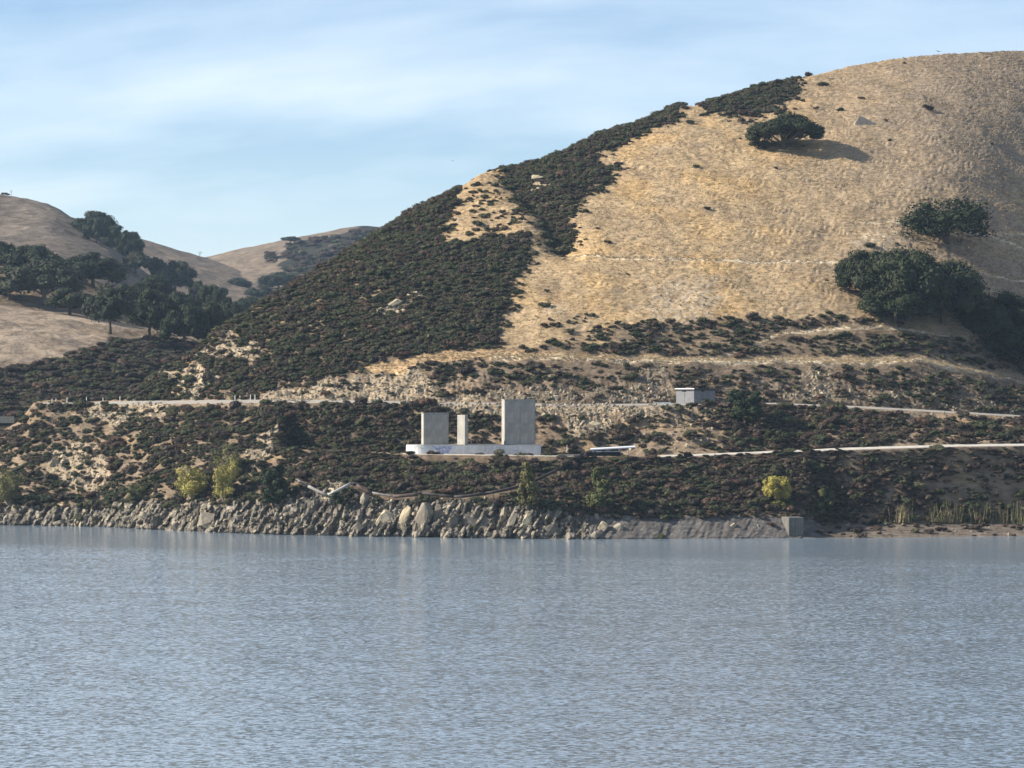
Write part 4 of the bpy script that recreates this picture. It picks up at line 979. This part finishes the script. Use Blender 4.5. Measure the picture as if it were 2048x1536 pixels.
# reed clumps on the right shore
def reed_mesh(seed):
    g = np.random.default_rng(seed); mb = MB()
    for i in range(60):
        p = g.normal(0, .26, 2); h_ = g.uniform(.3, 1.0) ** 1.2; l_ = g.normal(0, .14, 2); w_ = .014
        a = g.uniform(0, 3.14); d = np.array([math.cos(a) * w_, math.sin(a) * w_, 0]); q0 = np.array([p[0], p[1], -.05]); q1 = np.array([p[0] + l_[0], p[1] + l_[1], h_])
        mb.add([q0 - d, q0 + d, q1 + d * .4, q1 - d * .4], [(0, 1, 2, 3)])
    return mb.mesh('reed_clump', M_REED)
RM = [reed_mesh(i) for i in range(3)]
for i, (u_, vt, vb_, w_, lab) in enumerate([(1800, 1012, 1043, 34, 'leftmost reed clump, low beside the dark bushes'), (1812, 1004, 1044, 24, 'tall narrow reed clump second from the left'), (1868, 1008, 1043, 40, 'wide thin reed clump left of the tallest stems'), (1895, 1000, 1044, 26, 'reed clump with the tallest pale stems'), (1915, 1005, 1044, 24, 'reed clump just right of the tallest stems'),
        (1950, 1010, 1044, 40, 'low broad reed clump in the middle of the right shore'), (1975, 1006, 1045, 30, 'reed clump under the pale hummocks'), (2003, 1010, 1045, 26, 'thin reed clump left of the yellow edge clump'), (2030, 1002, 1046, 34, 'yellow reed clump at the right photo edge'), (2060, 1004, 1046, 34, 'reed clump cut by the right photo edge')]):
    b_ = hit(u_, vb_); kk = px_m(b_[1]); s_ = (vb_ - vt + 3) * kk
    o = link('reed_clump', RM[i % 3], loc=tuple(b_ + np.array([0, -.6, 0])), rot=(0, 0, i), scale=(w_ * kk, w_ * kk, s_)); tag(o, lab, 'reeds', 'reed clumps on the right shore')

# ------------------------------------------------------------------ scatter on the hillside
def gn_scatter(name, pts, rot, scl, idx, templates, label):
    me = bpy.data.meshes.new(name); n = len(pts); me.vertices.add(n); me.vertices.foreach_set('co', np.asarray(pts, np.float32).ravel())
    for nm, ty, dat, key in (('rot', 'FLOAT_VECTOR', rot, 'vector'), ('scl', 'FLOAT_VECTOR', scl, 'vector'), ('idx', 'INT', idx, 'value')):
        a = me.attributes.new(nm, ty, 'POINT'); a.data.foreach_set(key, np.asarray(dat, np.int32 if ty == 'INT' else np.float32).ravel())
    o = tag(link(name, me), label, kind='stuff')
    ng = bpy.data.node_groups.new(name, 'GeometryNodeTree')
    ng.interface.new_socket('Geometry', in_out='INPUT', socket_type='NodeSocketGeometry'); ng.interface.new_socket('Geometry', in_out='OUTPUT', socket_type='NodeSocketGeometry')
    nn, ll = ng.nodes, ng.links
    gi, go = N(nn, 'NodeGroupInput'), N(nn, 'NodeGroupOutput')
    jn = N(nn, 'GeometryNodeJoinGeometry')
    for t in templates:
        oi = N(nn, 'GeometryNodeObjectInfo', transform_space='ORIGINAL'); oi.inputs['Object'].default_value = t; oi.inputs['As Instance'].default_value = True
        ll.new(oi.outputs['Geometry'], jn.inputs[0])
    ip = N(nn, 'GeometryNodeInstanceOnPoints'); ip.inputs['Pick Instance'].default_value = True
    def attr(nm, ty):
        a = N(nn, 'GeometryNodeInputNamedAttribute', data_type=ty); a.inputs[0].default_value = nm; return a.outputs[0]
    er = N(nn, 'FunctionNodeEulerToRotation'); ll.new(attr('rot', 'FLOAT_VECTOR'), er.inputs[0])
    ll.new(gi.outputs[0], ip.inputs['Points']); ll.new(jn.outputs[0], ip.inputs['Instance']); ll.new(attr('idx', 'INT'), ip.inputs['Instance Index'])
    ll.new(er.outputs[0], ip.inputs['Rotation']); ll.new(attr('scl', 'FLOAT_VECTOR'), ip.inputs['Scale']); ll.new(ip.outputs[0], go.inputs[0])
    md = o.modifiers.new('scatter', 'NODES'); md.node_group = ng
    return o

# cell areas
A1 = VERT[1:, :-1] - VERT[:-1, :-1]; A2 = VERT[:-1, 1:] - VERT[:-1, :-1]
AREA = np.linalg.norm(np.cross(A1, A2), axis=-1)
RR, CC = np.meshgrid(np.arange(NR - 1), np.arange(NU - 1), indexing='ij')
def sample(weight, n, g, ulo=-250, uhi=2300):
    w = weight[:-1, :-1] * AREA * ((U[:-1, :-1] > ulo) & (U[:-1, :-1] < uhi)) * (SEGA[:-1, :-1] < 10)
    w = w.ravel(); w = w / w.sum(); ix = g.choice(len(w), n, p=w); r, c = RR.ravel()[ix], CC.ravel()[ix]
    a, b_ = g.random(n)[:, None], g.random(n)[:, None]
    p = VERT[r, c] * (1 - a) * (1 - b_) + VERT[r + 1, c] * a * (1 - b_) + VERT[r, c + 1] * (1 - a) * b_ + VERT[r + 1, c + 1] * a * b_
    return p, r, c
g = np.random.default_rng(77)
SM = [shrub_mesh(100 + i, M_SCRUB, 0.75 + .1 * (i % 3)) for i in range(5)] + [shrub_mesh(120 + i, M_GREENBUSH, .85) for i in range(3)]
DM = dead_shrub_mesh(5, M_DEADWOOD)
NSH = 40000
pts, rr, cc = sample(np.clip(D, 0, 1) ** 1.2, NSH, g)
pu = 1024 + pts[:, 0] * F / pts[:, 1]; pv = VH - (pts[:, 2] - H) * F / pts[:, 1]; sg = SEGA[rr, cc]
size = np.exp(g.normal(-.22, .36, NSH)) * np.where(sg == 8, .95, 1)
size = np.clip(size, .35, 1.9)
sq = g.uniform(.62, 1.05, NSH)
scl = np.stack([size * g.uniform(.9, 1.3, NSH), size * g.uniform(.9, 1.2, NSH), size * sq], -1)
rot = np.stack([g.normal(0, .12, NSH) + .15, g.normal(0, .12, NSH), g.uniform(0, 6.28, NSH)], -1)
sp_n = fbm(pts[:, 0] / 7, pts[:, 1] / 7, 3, 401)
green = (((pu > 1420) & (sg <= 4)) & (sp_n + g.normal(0, .15, NSH) > -.05)) | ((sp_n > .38) & (sg < 8)) | (g.random(NSH) < .03)
idx = np.where(green, 5 + g.integers(0, 3, NSH), g.integers(0, 5, NSH))
# keep the structures clear
clear = ((pu > 795) & (pu < 1085) & (pts[:, 1] > py - 1.0) & (pts[:, 1] < py + 11)) | ((pu > 1345) & (pu < 1440) & (sg >= 5) & (pts[:, 1] < ys + 8) & (pts[:, 1] > ys - 4)) | ((pu > 1175) & (pu < 1275) & (pts[:, 1] > yr - 1.2) & (pts[:, 1] < yr + 5)) | ((pu > 1118) & (pu < 1180) & (pts[:, 1] > yr - 2.0) & (pts[:, 1] < yr + 3))
clear |= (pu > 805) & (pu < 1120) & (sg == 2) & (TT[rr, cc] > .86) & (np.abs(pu - 1000) > 14)
bank_top = (sg == 2) & (TT[rr, cc] > .82) & (pu > 600); scl[bank_top, 2] *= .55
for (pa, pb, r_, mt, lab) in PIPES:
    f = (pu > pa[0] - 4) & (pu < pb[0] + 4); lv = np.interp(pu, [pa[0], pb[0]], [pa[1], pb[1]])
    clear |= f & (pv > lv - 3) & (pv < lv + 13)
# 290 largest-looking, nearest bushes on the lower slopes become things of their own
vis = (pu > 5) & (pu < 2043) & ((sg == 2) | (sg == 4) | ((sg == 6) & (pu > 900))) & ~clear
look = np.where(vis, size * sq ** .5 * (590 / pts[:, 1]) + g.uniform(0, .35, NSH), 0)
big = np.argsort(-look)[:292]
mesh_of = lambda i: SM[i]
LAND = {
 'spur': ('bushes on the left spur', [(0, 100, 'on the left spur below the skyline notch at the photo edge'), (100, 240, 'on the left spur around the cream rock rib'), (240, 350, 'on the left spur below the pale road cut'), (350, 430, 'on the left spur straight above the sprawling yellow willow'), (430, 500, 'on the left spur behind the yellow and pale green willows'), (500, 562, 'on the spur edge left of the weathered wooden post')]),
 'recess': ('bushes in the hollow behind the piers', [(560, 640, 'in the hollow just right of the wooden post'), (640, 730, 'in the middle of the dark hollow left of the platform'), (730, 840, 'in the hollow behind the rounded platform end'), (840, 1000, 'behind the gap between the concrete piers'), (1000, 1125, 'on the slope behind the tallest pier')]),
 'bank': ('bushes on the bank below the track', [(560, 640, 'on the bank above the dark upright tree'), (640, 720, 'on the bank above the peak of the broken pipeline'), (720, 810, 'on the bank left of the platform, above the reddish pipe'), (810, 900, 'on the bank under the graffiti end of the platform'), (900, 1000, 'on the bank under the middle of the platform'), (1000, 1080, 'on the bank under the tallest pier'), (1080, 1180, 'on the bank around the sloping black trough'), (1180, 1300, 'on the bank below the open shelter')]),
 'rbank': ('bushes below the lower road', [(1300, 1400, 'below the left start of the pale lower road'), (1400, 1520, 'below the pale lower road, left of the yellow tree'), (1520, 1600, 'below the pale lower road, above the yellow tree'), (1600, 1700, 'around the green bushy tree below the lower road'), (1700, 1800, 'left of the reeds below the lower road'), (1800, 1900, 'above the tall reed stems on the right bank'), (1900, 2048, 'above the reeds at the right photo edge')]),
 'rmid': ('bushes between the two roads', [(1120, 1250, 'on the tan slope above the open shelter'), (1250, 1350, 'on the slope below the slanting drain pipe'), (1350, 1440, 'on the slope right below the grey building'), (1440, 1560, 'around the tall dark bush right of the grey building'), (1560, 1700, 'between the two roads, under the landslide scar'), (1700, 1860, 'between the two roads where the upper one reappears'), (1860, 2048, 'between the two roads at the right photo edge')]),
 'cut': ('bushes above the gravel road', [(900, 1050, 'on the cut slope above the tallest pier'), (1050, 1200, 'above the gravel road, left of the grey talus'), (1200, 1350, 'on the grey talus above the gravel road'), (1350, 1450, 'on the slope directly above the grey building'), (1450, 1580, 'on the slope left of the landslide scar'), (1580, 1700, 'on the landslide scar above the road'), (1700, 1850, 'on the slope right of the landslide scar'), (1850, 2048, 'on the slope under the descending bench at right')])}
def shrub_label(z_, i):
    grp, L_ = LAND[z_]
    w_ = next((t for a_, b_, t in L_ if a_ <= pu[i] < b_), L_[-1][2])
    tone = 'green' if idx[i] >= 5 else 'brownish'
    sz_ = ('wide ' if sq[i] < .78 else ('large ' if size[i] > 1.5 else ('tall ' if sq[i] > .95 else 'rounded ')))
    hi = 'higher ' if TT[rr[i], cc[i]] > .5 else 'lower '
    return hi + sz_ + tone + ' bush ' + w_, grp
first = {}
for i in big:
    z_ = 'cut' if sg[i] == 6 else ('spur' if pu[i] < 560 else ('recess' if sg[i] == 4 and pu[i] < 1120 else ('rmid' if sg[i] == 4 else ('bank' if pu[i] < 1300 else 'rbank'))))
    me_ = DM if (z_ in ('cut', 'rbank') and g.random() < .0) else SM[idx[i]]
    o = link('bush', me_, loc=tuple(pts[i] - np.array([0, 0, .08])), rot=tuple(rot[i]), scale=tuple(scl[i] * 1.12))
    lb, gp = shrub_label(z_, i); tag(o, lb, 'bush', gp); first.setdefault(int(idx[i]), o)
for j in range(8):
    if j not in first:
        first[j] = [o for o in COL.objects if o.name.startswith('bush')][j]
keep = ~clear; keep[big] = False
gn_scatter('scrub', pts[keep] - np.array([0, 0, .08]), rot[keep], scl[keep], idx[keep], [first[j] for j in range(8)], 'dense dark chaparral scrub covering the slopes')

# dry grass tufts
g = np.random.default_rng(88)
def tuft_mesh(seed):
    gg = np.random.default_rng(seed); mb = MB()
    for i in range(14):
        p = gg.normal(0, .35, 2); h_ = gg.uniform(.35, 1.0); l_ = gg.normal(0, .25, 2); a = gg.uniform(0, 3.14); d = np.array([math.cos(a), math.sin(a), 0]) * .10; q0 = np.array([p[0], p[1], -.1]); q1 = np.array([p[0] + l_[0], p[1] + l_[1], h_])
        mb.add([q0 - d, q0 + d, q1], (), [(0, 1, 2)])
    return mb.mesh('grass_tuft', M_TUFT)
gw = np.where((SEGA == 8) | (SEGA == 7), .35, np.where((SEGA == 6) | (SEGA == 4), .5, np.where(SEGA == 2, .35, 0))) * np.clip(1 - D * 1.6, 0, 1) * (0.3 + .9 * smooth(-.3, .4, n2_)) + 2.0 * tr + 1.0 * inG1
gw = gw * (SEGA < 10)
NT = 42000
tp, tr_, tc_ = sample(gw, NT, g, -150, 2200)
tsz = g.uniform(.14, .40, NT)
TUFT = []
for j, (u_, v_) in enumerate(((1300, 719), (1650, 722), (1500, 720))):
    b_ = hit(u_, v_); o = link('grass_tuft', tuft_mesh(j), loc=tuple(b_), scale=(.6, .6, .6)); tag(o, ['dry grass tuft on the pale bench line above the shed', 'dry grass tuft on the pale bench line near the right oaks', 'dry grass tuft on the bench line midway right'][j], kind='stuff'); TUFT.append(o)
gn_scatter('dry_grass', tp, np.stack([0 * tsz, 0 * tsz, g.uniform(0, 6.28, NT)], -1), np.stack([tsz * 1.3, tsz * 1.3, tsz], -1), g.integers(0, 3, NT), TUFT, 'golden dry grass on the hillside')

# ------------------------------------------------------------------ rocks
def rock_mesh(seed, mat, lvl=None):
    """angular broken block: hull of points near the faces of a skewed box"""
    gg = np.random.default_rng(seed); n = 22
    p = gg.uniform(-1, 1, (n, 3)); ax = gg.integers(0, 3, n); p[np.arange(n), ax] = np.sign(gg.uniform(-1, 1, n)) * gg.uniform(.8, 1, n)
    p *= (1 - .22 * np.abs(p[:, [2]])) ; p[:, 0] += .25 * p[:, 2] * gg.uniform(-1, 1); p *= .86
    bm = bmesh.new()
    for q in p: bm.verts.new(q)
    r = bmesh.ops.convex_hull(bm, input=bm.verts)
    bmesh.ops.delete(bm, geom=[e for e in r['geom_interior'] if isinstance(e, bmesh.types.BMVert)], context='VERTS')
    bmesh.ops.recalc_face_normals(bm, faces=bm.faces)
    me = bpy.data.meshes.new('boulder'); bm.to_mesh(me); bm.free(); me.materials.append(mat); return me
RK = [rock_mesh(400 + i, M_ROCK) for i in range(7)]; RP = [rock_mesh(420 + i, M_PALEROCK) for i in range(3)]
g = np.random.default_rng(99)
LEAN = R(32)
def put_rock(p, L, W, Tk, mesh, lean, yaw, label, group=None, name='boulder'):
    """slab: long axis L leaning to the right in the picture plane"""
    rm = Matrix.Rotation(yaw, 3, 'Z') @ Matrix.Rotation(lean, 3, 'Y')
    o = link(name, mesh, loc=tuple(p), rot=tuple(rm.to_euler()), scale=(W, Tk, L)); tag(o, label, 'rock', group); return o
# named slabs of the cliff (photo bottom, top, width px)
for n_, (ub, vb_, ut, vt, w_, lab) in enumerate([(752, 1068, 782, 1016, 34, 'broad smooth tan slab, leftmost of the big cliff slabs'), (800, 1068, 818, 1004, 26, 'tall jagged slab right of the smooth tan slab'), (835, 1070, 856, 998, 34, 'ribbed tall slab below the reddish pipe'), (868, 1070, 885, 1000, 24, 'dark faced slab at the right of the ribbed one'),
        (895, 1070, 915, 1020, 20, 'narrow low slab before the rounded boulder'), (930, 1070, 944, 1024, 40, 'large rounded boulder at the water edge'), (965, 1070, 980, 1030, 30, 'cracked blocky boulder right of the rounded one'), (992, 1070, 1015, 1008, 20, 'pale edged slab leaning right, first of the leaning four'), (1015, 1072, 1032, 1020, 16, 'dark leaning slab, second of the leaning four'),
        (1036, 1072, 1062, 1024, 20, 'bright topped leaning slab, third of the leaning four'), (1066, 1072, 1104, 1016, 22, 'sunlit leaning slab, last of the leaning four'), (1082, 1074, 1120, 1048, 30, 'low boulder at the end of the leaning slabs'), (408, 1062, 418, 1018, 40, 'dark blocky headland boulder on the left shore'), (655, 1012, 662, 970, 40, 'bright cream outcrop under the pipeline'), (720, 1010, 735, 985, 22, 'grey upright slab right of the small green bush'),
        (1195, 1074, 1212, 1040, 22, 'jagged pale rock under the bright green tree'), (1225, 1074, 1245, 1046, 24, 'jagged rock right of the one under the green tree')]):
    vm, um = (vb_ + vt) / 2, (ub + ut) / 2
    p = hit(um, vm); kk = px_m(p[1]); L = math.hypot(ub - ut, vb_ - vt) * kk / 2 * 1.15
    lean = math.atan2(ut - ub, vb_ - vt)
    q = P(um, vm, p[1] + .25)
    put_rock(q, L, w_ * kk / 2 * 1.1, max(.9, w_ * kk * .4), RP[n_ % 3] if ('cream' in lab or 'bright' in lab or 'tan' in lab) else RK[n_ % 7], lean, g.uniform(-.5, .3), lab, 'big slabs of the shore cliff')
# individual boulders along the rocky shore
cw = np.where((SEGA == 1) & (U < 1640), 1.0, 0) * np.where(U > 1230, .03, 1) * (U > 0) * (U < 2048)
nb = 236
bp, br, bc = sample(cw, nb, g, 2, 1640)
o_ = np.argsort(bp[:, 0])
bu = 1024 + bp[:, 0] * F / bp[:, 1]
for i in o_:
    s_ = g.uniform(.5, 1.1) * (1.5 if g.random() < .25 else 1)
    ZN = [(0, 110, 'at the left photo edge'), (110, 215, 'below the cream rock rib'), (215, 300, 'under the small green willow'), (300, 400, 'just left of the dark blocky headland boulder'), (400, 520, 'right of the dark headland boulder'), (520, 620, 'under the dark upright green tree'), (620, 700, 'below the cream outcrop under the pipeline'), (700, 780, 'left of the smooth tan slab'), (780, 890, 'among the slabs under the reddish pipe'),
          (890, 985, 'around the large rounded boulder'), (985, 1120, 'between the leaning slabs'), (1120, 1260, 'under the bright green pointed tree'), (1260, 1420, 'at the foot of the smooth grey bank'), (1420, 1640, 'left of the square wall end')]
    zt = next((t for a_, b_, t in ZN if a_ <= bu[i] < b_), ZN[-1][2])
    ln_, wd_ = s_ * g.uniform(1.1, 2.2), s_ * g.uniform(.34, .72); pl_ = g.random() < .22
    put_rock(bp[i] + np.array([0, .55, -.15]), ln_, wd_, s_ * g.uniform(.4, .7), RP[i % 3] if pl_ else RK[i % 7], g.normal(LEAN + .1, .35) if g.random() < .65 else g.normal(1.25, .4), g.uniform(-.9, .9),
             ('pale ' if pl_ else 'grey ') + ('long slab ' if ln_ / wd_ > 2.4 else 'blocky rock ') + ('high on the shore cliff ' if bp[i][2] > 2.6 else 'near the waterline ') + zt, 'rocks of the shoreline cliff')
RT = [o for o in COL.objects if o.name.startswith('boulder')]
RTk = [next(o for o in RT if o.data == m) for m in RK + RP]
# loose stones: shore rubble, road cuts, pale outcrops in the scrub
cutw = np.where(rockm, 1.5, 0) + np.where((SEGA == 1), np.where(U < 1180, .75, np.where(U < 1640, .05, .08)), 0) * np.where((U > 1180) & (U < 1640), .3, 1) + np.where((SEGA == 6) & (TT < .35) & (U > 560), .55, 0) + np.where((SEGA == 4) & (TT > .65), .45, 0) + np.where((SEGA == 4) & (U > 1120) & (U < 1430), .3, 0) + np.where(inS, np.where(U < 800, .09, .03), 0) + np.where(SEGA == 2, .06, 0) + np.where(wpn[..., 0], .16, 0)
NS = 9000
sp, sr, sc_ = sample(cutw, NS, g, -150, 2200)
ss = SEGA[sr, sc_]; su = 1024 + sp[:, 0] * F / sp[:, 1]
sz = np.where(ss == 1, g.uniform(.18, .55, NS), g.uniform(.14, .55, NS)) * np.where(g.random(NS) < .08, 1.5, 1)
lean = np.where(ss == 1, g.normal(LEAN, .4, NS), g.normal(.2, .6, NS))
pale = np.where(ss == 1, g.random(NS) < .12, g.random(NS) < .38)
gn_scatter('rubble', sp, np.stack([g.normal(0, .4, NS), lean, g.uniform(-.7, .7, NS)], -1), np.stack([sz * g.uniform(.45, .8, NS), sz * g.uniform(.4, .8, NS), sz * g.uniform(.8, 1.6, NS)], -1), np.where(pale, 7 + g.integers(0, 3, NS), g.integers(0, 7, NS)), RTk, 'loose broken stone on the shore and road cuts')
# outcrops on the hill
for j, (u_, v_, w_, h_, lab) in enumerate([(1728, 252, 50, 22, 'wedge shaped grey outcrop right of the lone oak'), (1078, 358, 34, 16, 'bright pale outcrop near the top of the scrub gully'), (785, 612, 44, 20, 'pale slab showing through the scrub face'), (822, 590, 30, 12, 'small pale ledge above the slab in the scrub'), (1188, 852, 40, 26, 'tan rock face behind the tall pier'), (108, 930, 20, 34, 'cream rock rib on the left spur')]):
    p = hit(u_, v_); kk = px_m(p[1])
    if j == 0:
        w2, h2 = w_ * kk, h_ * kk
        mb = MB(); mb.add([(-.45 * w2, 0, -.6), (.6 * w2, .3, -.6), (.6 * w2, 3, -.3), (-.45 * w2, 3, -.3), (-.16 * w2, .5, .9 * h2), (-.02 * w2, 1.6, .85 * h2), (.56 * w2, .8, .12 * h2), (-.42 * w2, .4, .22 * h2)],
                         [(3, 2, 1, 0)], [(0, 1, 6), (0, 6, 4), (0, 4, 7), (4, 6, 5), (1, 2, 6), (6, 2, 5), (5, 2, 3), (7, 4, 5), (7, 5, 3), (0, 7, 3)])
        o = mb.build('rock_outcrop', plain('grey_outcrop', (.34, .29, .22), .95, .3, 1.5, .1)); o.location = p; tag(o, lab, 'rock')
    else:
        o = link('rock_outcrop', RP[j % 3], loc=tuple(p + np.array([0, .3, 0])), rot=(.3, -.5 if j in (2, 3) else .2, .2), scale=(w_ * kk / 1.7, 1.2, h_ * kk / 1.7)); tag(o, lab, 'rock')

# scrub and bushes on the far hills (one mass each)
def far_scatter(name, h, n, ur, vr, poly, smin, smax, label, seed):
    g = np.random.default_rng(seed); P_ = []
    while len(P_) < n:
        u_, v_ = g.uniform(*ur), g.uniform(*vr)
        if poly is None or inpoly(np.array([u_]), np.array([v_]), poly)[0]:
            if fbm(np.array([u_ / 40]), np.array([v_ / 24]), 3, seed)[0] > -.25: P_.append(h(u_, v_))
    P_ = np.array(P_); n = len(P_); s_ = g.uniform(smin, smax, n)
    gn_scatter(name, P_, np.stack([0 * s_, 0 * s_, g.uniform(0, 6.28, n)], -1), np.stack([s_ * 1.2, s_ * 1.2, s_ * .8], -1), g.integers(0, 8, n), [first[j] for j in range(8)], label)
far_scatter('scrub', hA, 1500, (-120, 560), (672, 850), SCA, 1.0, 2.4, 'dark scrub on the lower slope of the near mound', 501)
far_scatter('scrub', hE, 500, (520, 800), (455, 640), SCE[0], 2.0, 4.5, 'dark scrub patches on the far rounded hill', 502)
# low bushes on the left hilltop
for j, (u_, lab) in enumerate(((8, 'wider low dark bush on the left hilltop'), (15, 'small low dark bush beside the bare hilltop tree'))):
    b_ = hC(u_, 389); o = link('bush', SM[0], loc=tuple(b_), scale=(2.2, 2, 1.6) if j == 0 else (1.4, 1.3, 1.2)); tag(o, lab, 'bush')

# ------------------------------------------------------------------ birds
def bird(u_, v_, y_, span, label, bank):
    root = empty('bird', P(u_, v_, y_), 0, label, 'bird')
    mb = MB(); mb.tube([(-.22 * span, .05, 0), (-.08 * span, 0, .01), (.1 * span, 0, 0), (.2 * span, 0, -.01)], [.01 * span, .05 * span, .045 * span, .012 * span], 7); mb.build('body', M_BIRD, root, True)
    for s in (-1, 1):
        mb = MB(); z1, z2 = (.10, .20) if s < 0 else (.06, .02)
        v = [(-.06 * span, 0, .02 * span), (.1 * span, 0, .02 * span), (-.02 * span + s * .22 * span, s * .12 * span, z1 * span), (.1 * span + s * .2 * span, s * .1 * span, z1 * span), (s * .5 * span, s * .2 * span, z2 * span), (.04 * span + s * .46 * span, s * .2 * span, z2 * span - .01)]
        v = v + [(a, b_, c - .015 * span) for a, b_, c in v]
        mb.add(v, [(0, 1, 3, 2), (2, 3, 5, 4), (8, 9, 7, 6), (10, 11, 9, 8), (0, 2, 8, 6), (2, 4, 10, 8), (1, 7, 9, 3), (3, 9, 11, 5), (4, 5, 11, 10)]); mb.build('wing', M_BIRD, root)
bird(1877, 103, 700, 1.5, 'dark soaring bird above the right hill crest', .2)
bird(906, 322, 700, .9, 'tiny far bird in the sky left of the hill', -.1)
